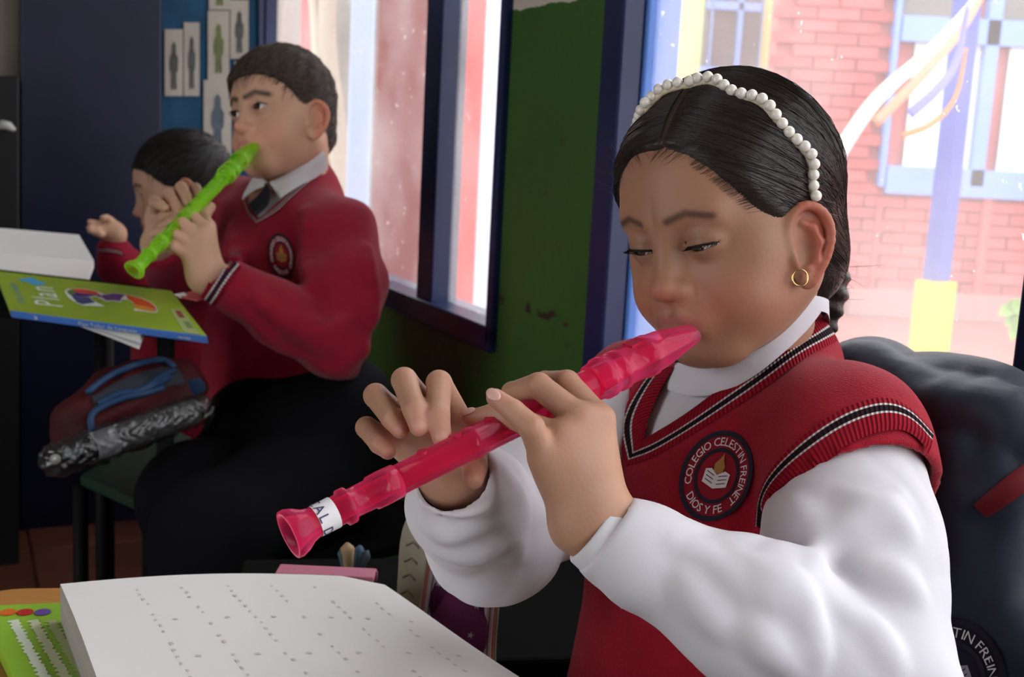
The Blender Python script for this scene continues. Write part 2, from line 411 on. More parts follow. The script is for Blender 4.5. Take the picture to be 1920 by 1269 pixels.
def hand_sdf(wrist, fingers, palm_k=.006, extra=()):
    """fingers: list of (joints[4..], radii); palm spans wrist points to each knuckle"""
    s = S(); first = True
    for w0, r0, w1, r1 in extra:
        s.u(rc(w0, w1, r0, r1), 0 if first else palm_k); first = False
    for joints, radii, wr, rw in fingers:
        s.u(rc(wr, joints[0], rw, radii[0] * 1.12), 0 if first else palm_k * 1.6); first = False
    for joints, radii, wr, rw in fingers:
        s.u(chain(joints, radii, .0015), .0032)
    return s
# ------------------------------------------------------------------ shared cloth, skin and print materials
M_skin_g = mat('skin_girl', attr='Col', rough=.48, spec=.35, sss=.08, bump=.12, bscale=350)
M_skin_b = mat('skin_boy', attr='Col', rough=.5, spec=.35, sss=.08, bump=.1, bscale=350)
def knit(name, col, scale=1.0):
    """fine knitted wool: vertical wales as a tiny wave bump"""
    m = mat(name, col, rough=.9, spec=.1, sheen=.15, var=.10, vscale=40, bump=.55, bscale=900, bdet=2); return m
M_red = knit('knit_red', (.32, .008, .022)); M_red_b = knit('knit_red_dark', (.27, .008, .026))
M_shirt = mat('white_cotton', (.66, .64, .68), rough=.8, spec=.10, bump=.06, bscale=900)
M_hair_g = mat('hair_black_brown', attr='Col', rough=.42, spec=.4, bump=.5, bscale=90, stretch=(3, 1, 3))
M_strand_g = mat('hair_strand', (.034, .024, .020), rough=.34, spec=.5)
M_hair_b = mat('hair_brown', (.048, .035, .028), rough=.6, spec=.25, bump=.8, bscale=160)
M_strand_b = mat('hair_strand_brown', (.095, .068, .052), rough=.45, spec=.35)
M_lash = mat('lash', (.008, .006, .006), rough=.6)
M_pearl = mat('pearl', (.80, .74, .66), rough=.22, spec=.6, coat=.6)
M_gold = mat('gold', (.80, .52, .25), rough=.25, metal=1)
M_white = mat('thread_white', (.74, .70, .72), rough=.8); M_navy_t = mat('thread_navy', (.018, .016, .030), rough=.85)
M_gold_t = mat('thread_gold', (.36, .19, .05), rough=.8); M_red_t = mat('thread_red', (.26, .008, .02), rough=.85)
M_nail = mat('fingernail', (.62, .36, .30), rough=.3, spec=.5)
def trim_mat(name, red, bands, ribs=420):
    """ribbed knit band; colour by v across, ribs and stitches by u along"""
    m, t, b = newmat(name); N = t.nodes; L = t.links; b.inputs['Roughness'].default_value = .9; b.inputs['Specular IOR Level'].default_value = .1
    uv = N.new('ShaderNodeUVMap'); sp = N.new('ShaderNodeSeparateXYZ'); L.new(uv.outputs[0], sp.inputs[0])
    r = N.new('ShaderNodeValToRGB'); r.color_ramp.interpolation = 'CONSTANT'; L.new(sp.outputs[1], r.inputs[0])
    e = r.color_ramp.elements; e[0].color = (*red, 1); e[1].position = bands[0][0]; e[1].color = (*bands[0][1], 1)
    for p, c in bands[1:]: k = e.new(p); k.color = (*c, 1)
    mu = N.new('ShaderNodeMath'); mu.operation = 'MULTIPLY'; mu.inputs[1].default_value = ribs * 2 * math.pi; L.new(sp.outputs[0], mu.inputs[0])
    si = N.new('ShaderNodeMath'); si.operation = 'SINE'; L.new(mu.outputs[0], si.inputs[0])
    mr = N.new('ShaderNodeMapRange'); mr.inputs[1].default_value = -1; mr.inputs[3].default_value = .55; mr.inputs[4].default_value = 1.1; L.new(si.outputs[0], mr.inputs[0])
    sc = N.new('ShaderNodeVectorMath'); sc.operation = 'SCALE'; L.new(r.outputs[0], sc.inputs[0]); L.new(mr.outputs[0], sc.inputs['Scale']); L.new(sc.outputs[0], b.inputs['Base Color'])
    bp = N.new('ShaderNodeBump'); bp.inputs['Strength'].default_value = .8; bp.inputs['Distance'].default_value = .001; L.new(si.outputs[0], bp.inputs['Height']); L.new(bp.outputs[0], b.inputs['Normal'])
    return m
_w = (.66, .60, .60); _k = (.022, .008, .012)
RED = (.33, .008, .022)
M_trim = trim_mat('ribbed_trim', RED, [(.50, _w), (.56, _k), (.74, _w), (.80, RED)], 300)
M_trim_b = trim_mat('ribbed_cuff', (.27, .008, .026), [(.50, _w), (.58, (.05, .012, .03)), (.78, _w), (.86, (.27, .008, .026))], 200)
def resample(p, n):
    p = np.asarray(p, float); d = np.r_[0, np.cumsum(np.linalg.norm(np.diff(p, axis=0), axis=1))]
    t = np.linspace(0, d[-1], n); return np.stack([np.interp(t, d, p[:, i]) for i in range(p.shape[1])], 1)
def px_band(name, f, inner, outer, m, parent, n=60, off=.001, thick=.0015, rows=6):
    """ribbon lying on the surface f between two pixel polylines"""
    A = resample(spl(inner, 80), n); B = resample(spl(outer, 80), n); V_ = []
    pix = np.concatenate([A + (B - A) * r / rows for r in range(rows + 1)])
    P = hit(f, pix); G = grad(f, P); P = P + G * off; k = n
    for r in range(rows + 1): P[r * k:(r + 1) * k] += G[r * k:(r + 1) * k] * thick * (1 - (2 * r / rows - 1) ** 6)
    fc = [(r * k + i, r * k + i + 1, (r + 1) * k + i + 1, (r + 1) * k + i) for r in range(rows) for i in range(k - 1)]
    o = obj(name, P, fc, m, parent); uv = o.data.uv_layers.new(name='UVMap')
    mid = P[(rows // 2) * k:(rows // 2 + 1) * k]; u = np.r_[0, np.cumsum(np.linalg.norm(np.diff(mid, axis=0), axis=1))]
    for l in o.data.loops: i = l.vertex_index; uv.data[l.index].uv = (u[i % k], (i // k) / rows)
    return o
# lettering: glyph outlines as meshes
_glyph = {}
def glyph(ch):
    if ch in _glyph: return _glyph[ch]
    cu = bpy.data.curves.new('g', 'FONT'); cu.body = ch; cu.size = 1; cu.resolution_u = 2
    o = bpy.data.objects.new('g', cu); COL.objects.link(o)
    dg = bpy.context.evaluated_depsgraph_get(); me = o.evaluated_get(dg).to_mesh()
    v = np.array([tuple(q.co)[:2] for q in me.vertices]) if len(me.vertices) else np.zeros((0, 2)); f = [tuple(p.vertices) for p in me.polygons]
    w = (v[:, 0].max() + .07) if len(v) else .3
    bpy.data.objects.remove(o); bpy.data.curves.remove(cu); _glyph[ch] = (v, f, w); return _glyph[ch]
def text2d(s, size=1.0):
    """flat text mesh, baseline at y=0, starting at x=0"""
    V_, F_, x = [], [], 0.
    for ch in s:
        v, f, w = glyph(ch)
        if len(v): n = sum(map(len, V_)); V_.append(v + [x, 0]); F_ += [tuple(i + n for i in g) for g in f]
        x += w + .04
    return np.concatenate(V_) * size, F_, x * size
def ring_text(s, rad, size, a0, a1, out=True):
    """letters set along a circle from angle a0 to a1 (radians); out: tops point outwards"""
    V_, F_ = [], []; ws = [glyph(c)[2] + .05 for c in s]; tot = sum(ws); acc = 0
    for ch, w in zip(s, ws):
        v, f, _ = glyph(ch); a = a0 + (a1 - a0) * (acc + w / 2) / tot; acc += w
        if not len(v): continue
        q = (v - [w / 2, .34]) * size; n = sum(map(len, V_))
        dx = np.array([math.sin(a), -math.cos(a)]) if out else np.array([-math.sin(a), math.cos(a)])
        dy = np.array([math.cos(a), math.sin(a)]) if out else -np.array([math.cos(a), math.sin(a)])
        V_.append(np.array([math.cos(a), math.sin(a)]) * rad + q[:, :1] * dx + q[:, 1:] * dy); F_ += [tuple(i + n for i in g) for g in f]
    return np.concatenate(V_), F_
def badge(f, c, ux, uy, parent, ground, emblem2=None, base=.0012):
    """embroidered oval school badge laid on surface f; c pixel centre, ux/uy pixel half axes"""
    c = np.array(c, float); ux = np.array(ux, float); uy = np.array(uy, float)
    def lay(v2, off): 
        P = hit(f, c + v2[:, :1] * ux + v2[:, 1:] * uy); return P + grad(f, P, 1e-3) * off
    def disc(name, r0, r1, m, off, par):
        rr = np.linspace(r0, r1, 5); n = 48; v = [];
        for r in rr:
            for j in range(n): a = 2 * math.pi * j / n; v.append((r * math.cos(a), r * math.sin(a)))
        fc = [(i * n + j, i * n + (j + 1) % n, (i + 1) * n + (j + 1) % n, (i + 1) * n + j) for i in range(4) for j in range(n)]
        return obj(name, lay(np.array(v), off), fc, m, par)
    b = disc('badge', 0.001, 1.0, ground, base, parent)
    disc('badge_border', .92, 1.04, M_navy_t, base + .0006, b); disc('badge_border', .55, .64, M_navy_t, base + .0006, b)
    v, fc = ring_text('COLEGIO CELESTIN FREINET', .78, .27, math.radians(205), math.radians(-42), True); obj('badge_lettering', lay(v, base + .0009), fc, M_white, b, False)
    v, fc = ring_text('DIOS Y FE', .78, .27, math.radians(222), math.radians(305), False); obj('badge_lettering', lay(v, base + .0009), fc, M_white, b, False)
    for sx in (-1, 1):   # open book
        g = np.array([(0, -.30), (.36, -.20), (.36, .10), (.2, .14), (0, .02)]) * [sx, 1]; obj('book_emblem', lay(g, base + .0009), [tuple(range(5))[::sx]], emblem2 or M_white, b, False)
        for k in range(3):
            y = -.20 + k * .09; g = np.array([(.06, y), (.30, y + .07), (.30, y + .09), (.06, y + .02)]) * [sx, 1]; obj('book_line', lay(g, base + .0012), [(0, 1, 2, 3)[::sx]], M_navy_t, b, False)
    g = np.array([(0, .04), (.13, .10), (.16, .24), (.07, .36), (.03, .52), (-.05, .38), (-.15, .26), (-.13, .10)]); obj('flame_emblem', lay(g, base + .0010), [tuple(range(8))], M_gold_t, b, False)
    return b
# ------------------------------------------------------------------ the room
M_navy = mat('navy_paint', (.012, .020, .075), rough=.35, spec=.4, var=.25, vscale=6, bump=.2, bscale=40)
M_navy_lit = mat('navy_lit_paint', (.10, .22, .62), rough=.4, spec=.4, var=.15, vscale=9, bump=.3, bscale=60)  # lighter copy of the navy, painting in window light on the jamb side
M_cream = mat('cream_paint', (.20, .175, .14), rough=.8, var=.1, vscale=5)
def green_wall():
    m, t, b = newmat('green_wall_paint'); N = t.nodes; L = t.links; b.inputs['Roughness'].default_value = .55; b.inputs['Specular IOR Level'].default_value = .25
    tc = N.new('ShaderNodeTexCoord'); sp = N.new('ShaderNodeSeparateXYZ'); L.new(tc.outputs['Object'], sp.inputs[0])
    def noise(sc, det=5):
        n = N.new('ShaderNodeTexNoise'); n.inputs['Scale'].default_value = sc; n.inputs['Detail'].default_value = det; L.new(tc.outputs['Object'], n.inputs[0]); return n.outputs[0]
    def math_(op, a, bb):
        k = N.new('ShaderNodeMath'); k.operation = op
        for i, q in enumerate((a, bb)):
            if isinstance(q, (int, float)): k.inputs[i].default_value = q
            else: L.new(q, k.inputs[i])
        return k.outputs[0]
    def mix(f, a, bb):
        k = N.new('ShaderNodeMix'); k.data_type = 'RGBA'; L.new(f, k.inputs[0])
        for i, q in ((6, a), (7, bb)):
            if isinstance(q, tuple): k.inputs[i].default_value = (*q, 1)
            else: L.new(q, k.inputs[i])
        return k.outputs[2]
    z = sp.outputs[2]
    g = mix(noise(5), (.030, .085, .016), (.055, .135, .028)); g = mix(math_('GREATER_THAN', noise(26, 8), .68), g, (.045, .07, .03))
    edge = math_('ADD', z, math_('MULTIPLY', noise(30), .02)); c = mix(math_('GREATER_THAN', edge, 1.252), g, (.56, .50, .44))
    band = math_('LESS_THAN', math_('ABSOLUTE', math_('SUBTRACT', z, math_('ADD', .800, math_('MULTIPLY', noise(12), .02))), 0), .008)
    c = mix(math_('MULTIPLY', band, math_('GREATER_THAN', noise(34, 4), .57)), c, (.035, .022, .016))
    c = mix(math_('MULTIPLY', math_('LESS_THAN', z, .74), math_('GREATER_THAN', noise(22, 6), .69)), c, (.11, .085, .05))
    L.new(c, b.inputs['Base Color'])
    bp = N.new('ShaderNodeBump'); bp.inputs['Strength'].default_value = .35; bp.inputs['Distance'].default_value = .004; L.new(noise(55, 6), bp.inputs['Height']); L.new(bp.outputs[0], b.inputs['Normal'])
    return m
M_gwall = green_wall()
TH = .09
def wbox(mb, s0, s1, z0, z1, o0, o1):
    return mb.hexa([wp(s0, z0, o0), wp(s1, z0, o0), wp(s1, z0, o1), wp(s0, z0, o1)], [wp(s0, z1, o0), wp(s1, z1, o0), wp(s1, z1, o1), wp(s0, z1, o1)])
mb = MB(); S0, S1 = -1.06, 5.2; ZC = 2.6; WZ0, WZ1 = .735, 2.1
wbox(mb, S0 - .16, S1, -.02, WZ0, -TH, 0); wbox(mb, S0 - .16, S1, WZ1, ZC, -TH, 0)
for a, b in ((S0 - .16, S0 + .01), (.46, .765), (2.45, 2.5), (4.2, S1)): wbox(mb, a, b, WZ0, WZ1, -TH, 0)
struct(mb.build('wall_right', M_gwall), 'green painted wall with chipped patches below a cream upper band', 'wall')
mb = MB(); mb.add([wp(S0 - 1, 0, -.16), wp(S1, 0, -.16), wp(S1, 0, 3.4), wp(S0 - 1, 0, 3.4)], [(0, 1, 2, 3)])
fl = mb.build('floor', mat('floor_mortar', (.07, .045, .035), rough=.8)); struct(fl, 'dark red tiled floor', 'floor')
tile = None; M_tile = mat('terracotta_tile', (.11, .035, .022), rough=.5, var=.3, vscale=3, spec=.3)
for i in range(8):
    for j in range(8):
        c = wp(-1.0 + i * .305, .004, .15 + j * .305)
        if tile is None:
            mt = MB(); mt.box((0, 0, 0), WS * .15, WN * .15, ZV * .004); o = mt.build('tile', M_tile, fl, bevel=.002); tile = o.data
        else:
            o = bpy.data.objects.new('tile', tile); COL.objects.link(o); o.parent = fl; md = o.modifiers.new('bevel', 'BEVEL'); md.width = .002
        o.location = c
mb = MB(); mb.hexa([wp(S0 - .2, ZC, -TH), wp(S1, ZC, -TH), wp(S1, ZC, 3.4), wp(S0 - .2, ZC, 3.4)], [wp(S0 - .2, ZC + .1, -TH), wp(S1, ZC + .1, -TH), wp(S1, ZC + .1, 3.4), wp(S0 - .2, ZC + .1, 3.4)])
struct(mb.build('ceiling', M_cream), 'plain cream ceiling of the classroom', 'ceiling')
mb = MB(); wbox(mb, S0 - .16, S0, 0, ZC, 0, 3.4); struct(mb.build('wall_back', M_cream), 'cream back wall of the classroom behind the boards', 'wall')
mb = MB(); wbox(mb, S1, S1 + .1, 0, ZC, -.16, 3.4); struct(mb.build('wall_front', M_cream), 'cream wall behind the photographer', 'wall')
mb = MB()
for s0, s1, z0, z1 in ((S0 - .1, 1.0, 0, ZC), (2.4, S1, 0, ZC), (1.0, 2.4, 2.4, ZC)): wbox(mb, s0, s1, z0, z1, 3.25, 3.4)
struct(mb.build('wall_left', M_cream), 'cream wall with the open doorway', 'wall')
# windows: navy frames in the openings
def dusty(name, dust, fac, tint=.85):  # translucent share serves real dust and painted glare haze alike
    m, t, b = newmat(name); N = t.nodes; L = t.links; out = N['Material Output']
    tr = N.new('ShaderNodeBsdfTransparent'); gl = N.new('ShaderNodeBsdfGlossy'); gl.inputs['Roughness'].default_value = .02
    tl = N.new('ShaderNodeBsdfTranslucent'); tl.inputs[0].default_value = (tint, tint * .985, tint * .96, 1)
    lw = N.new('ShaderNodeLayerWeight'); pw = N.new('ShaderNodeMath'); pw.operation = 'POWER'; pw.inputs[1].default_value = 4; L.new(lw.outputs['Facing'], pw.inputs[0]); fr = N.new('ShaderNodeMath'); fr.operation = 'MULTIPLY_ADD'; fr.inputs[1].default_value = .25; fr.inputs[2].default_value = .02; L.new(pw.outputs[0], fr.inputs[0]); m1 = N.new('ShaderNodeMixShader'); L.new(fr.outputs[0], m1.inputs[0]); L.new(tr.outputs[0], m1.inputs[1]); L.new(gl.outputs[0], m1.inputs[2])
    tc = N.new('ShaderNodeTexCoord'); n = N.new('ShaderNodeTexNoise'); n.inputs['Scale'].default_value = 5; n.inputs['Detail'].default_value = 8; L.new(tc.outputs['Object'], n.inputs[0])
    mr = N.new('ShaderNodeMapRange'); mr.inputs[1].default_value = .35; mr.inputs[2].default_value = .7; mr.inputs[3].default_value = fac[0]; mr.inputs[4].default_value = fac[1]; L.new(n.outputs[0], mr.inputs[0])
    vo = N.new('ShaderNodeTexNoise'); vo.inputs['Scale'].default_value = 70; vo.inputs['Detail'].default_value = 3; L.new(tc.outputs['Object'], vo.inputs[0])
    gt = N.new('ShaderNodeMath'); gt.operation = 'GREATER_THAN'; gt.inputs[1].default_value = dust; L.new(vo.outputs[0], gt.inputs[0])
    ad = N.new('ShaderNodeMath'); ad.operation = 'MULTIPLY_ADD'; ad.inputs[1].default_value = .5; ad.use_clamp = True; L.new(gt.outputs[0], ad.inputs[0]); L.new(mr.outputs[0], ad.inputs[2])
    m2 = N.new('ShaderNodeMixShader'); L.new(ad.outputs[0], m2.inputs[0]); L.new(m1.outputs[0], m2.inputs[1]); L.new(tl.outputs[0], m2.inputs[2]); L.new(m2.outputs[0], out.inputs[0])
    return m
def window(nm, s0, s1, fr, mull, m_glass, label, glass_o=-.035, rail=.028):
    w = empty(nm, wp((s0 + s1) / 2, WZ0, -.08), label, 'window'); struct(w)
    f = MB(); wbox(f, s0, s1, WZ0 - .012, WZ0 + rail, -.07, .012); wbox(f, s0, s1, WZ1 - .04, WZ1, -.07, .012); wbox(f, s0, s0 + fr[0], WZ0, WZ1, -.02, .012); wbox(f, s1 - fr[1], s1, WZ0, WZ1, -.07, .012)
    f.build('window_frame', M_navy, w, bevel=.003)
    if fr[2]: f = MB(); wbox(f, s0, s0 + fr[0] + fr[2], WZ0, WZ1, -.16, -.03); f.build('window_jamb', M_navy_lit, w, bevel=.003)
    for a, b in mull: f = MB(); wbox(f, a, b, WZ0, WZ1, -.05, .0); f.build('mullion', M_navy, w, bevel=.003)
    ed = [s0 + .01] + [x for ab in mull for x in ab] + [s1 - .01]
    for a, b in zip(ed[::2], ed[1::2]):
        g = MB(); wbox(g, a, b, WZ0 + .02, WZ1 - .03, glass_o - .002, glass_o + .002); g.build('pane', M_gl2 if (nm == 'window_1' and a > .1) else m_glass, w)
    return w
M_gl1 = dusty('dusty_glass', .70, (.08, .26), .62); M_gl2 = dusty('dust_glare_glass', .735, (.09, .18))  # second glass: dust specks plus a pale veil painting in the glare
window('window_1', S0 + .01, .470, (.03, .022, .0), [(.112, .185)], M_gl1, 'navy framed window with dusty panes behind the boy')
window('window_2', .765, 2.45, (.050, .05, .0), [(1.445, 1.51)], M_gl2, 'navy framed window behind the girl, bright outside')
f = MB(); wbox(f, .766, .820, WZ0, WZ1, -.070, -.021); struct(f.build('trim_1', M_navy_lit, None, bevel=.003), 'navy window jamb next to the green pier, its lit side painted light blue', 'trim')
# back wall: notice board, navy door, dark cupboard
BW = wp(S0, 0, 0)
def bwp(px, py, off=0.): return onp(px, py, BW + WS * off, WS)
M_board = mat('board_cloth', (.008, .045, .095), rough=.85, var=.2, vscale=12); M_paper = mat('drawing_paper', (.30, .28, .24), rough=.85, var=.08, vscale=10)
def quad_on(px0, py0, px1, py1, off, th):
    q = [bwp(px0, py1, off), bwp(px1, py1, off), bwp(px1, py0, off), bwp(px0, py0, off)]
    m_ = MB(); m_.hexa([p - WS * th for p in q], q); return m_
board = empty('notice_board', bwp(400, 300), 'blue notice board pinned with black and white drawings', 'notice board')
quad_on(303, -60, 494, 560, .02, .018).build('backing', M_board, board)
quad_on(486, -60, 500, 560, .032, .02).build('frame', M_navy, board)
M_drw = [mat('drawing_%s' % n, c, rough=.9, var=.3, vscale=30) for n, c in (('grey', (.06, .06, .06)), ('green', (.10, .12, .05)), ('slate', (.07, .09, .11)))]
for i, (a, b, c, d, k) in enumerate(((309, 55, 343, 180, 0), (345, 42, 374, 180, 0), (382, 150, 434, 292, 2), (390, 20, 430, 150, 1), (432, 0, 466, 110, 0), (312, 262, 350, 300, 0), (352, 262, 374, 300, 0), (392, -60, 432, 18, 1), (436, -60, 466, -4, 0), (440, 115, 478, 240, 0))):
    s_ = quad_on(a, b, c, d, .026, .004).build('drawing_sheet', M_paper, board); w_, h_ = c - a, d - b
    # a small standing figure drawn on the sheet
    pts = [(.5, .18), (.62, .24), (.62, .36), (.74, .44), (.72, .62), (.64, .66), (.66, .9), (.52, .9), (.5, .7), (.46, .9), (.34, .9), (.36, .66), (.27, .6), (.27, .44), (.38, .36), (.38, .24)]
    q = [bwp(a + x * w_, b + y * h_, .0272) for x, y in pts]; obj('figure_drawing', q, [tuple(range(16))[::-1]], M_drw[k], s_, False)
door = quad_on(38, -80, 303, 1000, .05, .05).build('door_1', mat('door_navy', (.006, .008, .028), rough=.4, spec=.35, var=.3, vscale=5), None, bevel=.004); struct(door, 'tall dark navy panel beside the notice board', 'door')
cup = empty('cupboard', bwp(0, 600, .2), 'black cupboard with a pale handle at the left edge', 'cupboard')
quad_on(-200, 142, 36, 1250, .30, .298).build('body', mat('black_wood', (.008, .008, .009), rough=.5), cup, bevel=.004)
hb_ = MB(); hb_.tube([bwp(-4, 240, .315), bwp(6, 234, .33), bwp(16, 236, .33), bwp(26, 243, .315)], [.006, .011, .010, .005], 10); hb_.build('handle', mat('pale_handle', (.42, .42, .40), rough=.4), cup, True)
# ------------------------------------------------------------------ the yard outside
M_yard = mat('yard_ground', (.36, .13, .11), rough=.9, var=.15, vscale=2)
mb = MB(); mb.add([(-9, 1.6, -.06), (14, 1.6, -.06), (14, 22, -.06), (-9, 22, -.06)], [(0, 1, 2, 3)])
# keep the yard outside the room: cut along the wall line
yd = [wp(-14, -.05, -.2), wp(6, -.05, -.2), wp(6, -.05, -16), wp(-14, -.05, -16)]
yard = struct(obj('floor_yard', yd, [(0, 3, 2, 1)], M_yard, None, False), 'pale red paved yard outside the windows', 'ground')
FY = 8.45
def fac(px, py, y=FY):
    r = rdir(px, py); return CAM + r * ((y - CAM[1]) / r[1])
M_brick = mat('red_brick', (.46, .10, .095), rough=.85, var=.12, vscale=3)
_n = M_brick.node_tree; oi = _n.nodes.new('ShaderNodeObjectInfo'); mr_ = _n.nodes.new('ShaderNodeMapRange'); mr_.inputs[3].default_value = .8; mr_.inputs[4].default_value = 1.25; _n.links.new(oi.outputs['Random'], mr_.inputs[0])
_b = _n.nodes['Principled BSDF']; _src = _b.inputs['Base Color'].links[0].from_socket; sc_ = _n.nodes.new('ShaderNodeVectorMath'); sc_.operation = 'SCALE'; _n.links.new(_src, sc_.inputs[0]); _n.links.new(mr_.outputs[0], sc_.inputs['Scale']); _n.links.new(sc_.outputs[0], _b.inputs['Base Color'])
xl = fac(1428, 300)[0]; zb = fac(1700, 350)[2]; wx0 = fac(1662, 300)[0]
hs = empty('school_building', (xl + 1, FY, -.05), 'red brick school building across the yard with a blue framed window', 'building')
mb = MB(); mb.box(((xl + 6) / 2 + .02, FY + .16, 1.6), np.array([(6 - xl) / 2 - .02, 0, 0]), np.array([0, .12, 0]), np.array([0, 0, 1.65])); mb.build('wall', mat('brick_mortar', (.48, .15, .14), rough=.9), hs)
bl, bh = .30, .085; bme = None; n = 0
for r in range(32):
    z = -.04 + r * bh
    for c in range(10):
        x = xl + .15 + c * bl + (r % 2) * bl * .5
        if x + .1 > wx0 and z + bh / 2 > zb - .02: continue
        if x > 3.75 or z > 2.45: continue
        if bme is None:
            m_ = MB(); m_.box((0, 0, 0), (bl / 2 - .006, 0, 0), (0, .04, 0), (0, 0, bh / 2 - .006)); o = m_.build('brick', M_brick, hs); bme = o.data
        else: o = bpy.data.objects.new('brick', bme); COL.objects.link(o); o.parent = hs; o.matrix_parent_inverse = hs.matrix_basis.inverted()
        o.location = (x, FY + .03 + RNG.normal() * .004, z + bh / 2); n += 1
M_fblue = mat('facade_blue', (.20, .33, .75), rough=.5); M_fpane = mat('facade_pane_reflect', (.62, .74, .66), rough=.12, spec=.8, var=.15, vscale=2); M_fdark = mat('facade_pane_dark', (.10, .09, .08), rough=.1, spec=.8)  # the paler panes have bright reflections painted into their base colour
def fbox(px0, py0, px1, py1, y, th, nm, m, par):
    a, b = fac(px0, py1, y), fac(px1, py0, y); m_ = MB(); m_.box(((a[0] + b[0]) / 2, y + th / 2, (a[2] + b[2]) / 2), (abs(b[0] - a[0]) / 2, 0, 0), (0, th / 2, 0), (0, 0, abs(b[2] - a[2]) / 2)); return m_.build(nm, m, par)
wf = empty('window', fac(1790, 350), '', '', None); del wf['label']; del wf['category']; wf.parent = hs; wf.matrix_parent_inverse = hs.matrix_basis.inverted(); wf.name = 'facade_window'
for a, b, c, d in ((1660, 335, 2150, 362), (1658, -60, 1690, 350), (1843, -60, 1866, 350), (1690, 52, 2150, 76), (2060, -60, 2085, 350)): fbox(a, b, c, d, FY - .06, .12, 'window_frame', M_fblue, wf)
for a, b, c, d, m_ in ((1690, 76, 1843, 335, M_fpane), (1866, 76, 2060, 335, M_fpane), (1690, -60, 1843, 52, M_fdark), (1866, -60, 2060, 52, M_fdark)): fbox(a, b, c, d, FY + .0, .03, 'pane', m_, wf)
fbox(1636, 370, 1646, 575, FY - .03, .03, 'downpipe', M_brick, hs); fbox(1838, 370, 1846, 575, FY - .03, .03, 'downpipe', M_brick, hs)
fbox(1590, 574, 2200, 590, FY - .12, .14, 'plinth', mat('plinth', (.40, .22, .20), rough=.9), hs)
# yellow building with barred blue window, further away
yb = empty('yellow_building', fac(1300, 560, 10.2), 'pale yellow building with a blue barred window further back', 'building')
a, b = fac(960, 300, 10.2), fac(1470, 300, 10.2); mb = MB(); mb.box(((a[0] + b[0]) / 2, 10.3, 1.6), ((b[0] - a[0]) / 2, 0, 0), (0, .1, 0), (0, 0, 1.7)); mb.build('wall', mat('yellow_paint', (.72, .78, .30), rough=.8), yb)
fbox(1312, -80, 1440, 142, 10.14, .05, 'dark_glass', M_fdark, yb)
for a, b, c, d in ((1326, -80, 1346, 150), (1384, -80, 1394, 150), (1420, -80, 1440, 150), (1326, 6, 1430, 16), (1312, 130, 1440, 146)): fbox(a, b, c, d, 10.06, .05, 'window_bar', M_fblue, yb)
# blue post with yellow foot
pf_ = onz(1737, 690, -.05); po = empty('post', pf_, 'blue square post with a yellow painted foot in the yard', 'post'); dp = np.dot(pf_ - CAM, FW)
for z0, z1, hw_, m_, nm in ((-.05, .43, .078, mat('yellow_paint_post', (.86, .50, .0), rough=.6), 'painted_foot'), (.43, 3.2, .052, mat('post_blue', (.05, .08, .36), rough=.5), 'shaft')):
    m2 = MB(); c_ = np.array([pf_[0], pf_[1], (z0 + z1) / 2]); R_ = math.radians(28); m2.box(c_, np.array([math.cos(R_), math.sin(R_), 0]) * hw_, np.array([-math.sin(R_), math.cos(R_), 0]) * hw_, ZV * (z1 - z0) / 2); m2.build(nm, m_, po, bevel=.008)
# streamers hanging from the eaves
def streamer(px, d, w, m, label, nm='paper_streamer', sag=.0):
    c = np.array([V(x, y, dd) for (x, y), dd in zip(px, d)]); c = spl(c, 24); T = np.gradient(c, axis=0); sd = np.cross(T, FW); sd /= np.linalg.norm(sd, axis=1)[:, None]
    tw = np.linspace(0, 1.2, 24)[:, None]; sd = sd * np.cos(tw) + FW * np.sin(tw) * .5; A_ = c + sd * w / 2; B_ = c - sd * w / 2
    o = ribbon(nm, A_, B_, m, None, rows=2); md = o.modifiers.new('solid', 'SOLIDIFY'); md.thickness = .0012; return tag(o, label, 'streamer', 'streamers outside the window')
streamer([(1545, 330), (1640, 190), (1760, 80), (1880, -60)], (2.9, 2.95, 3.0, 3.05), .040, mat('streamer_white', (.85, .84, .78), rough=.7), 'long white streamer hanging diagonally outside the window')
streamer([(1640, 232), (1720, 150), (1800, 60), (1860, -40)], (2.8, 2.85, 2.9, 2.95), .026, mat('streamer_salmon', (.80, .35, .22), rough=.7), 'salmon streamer hanging beside the white one')
streamer([(1705, 215), (1760, 165), (1795, 110), (1815, 10)], (2.7, 2.72, 2.75, 2.8), .022, mat('streamer_blue', (.22, .22, .75), rough=.7), 'blue streamer curling down in front of the post')
streamer([(1690, 255), (1750, 230), (1792, 180), (1812, 90)], (2.7, 2.72, 2.75, 2.8), .014, mat('streamer_orange', (.85, .25, .08), rough=.7), 'thin orange streamer below the blue one')
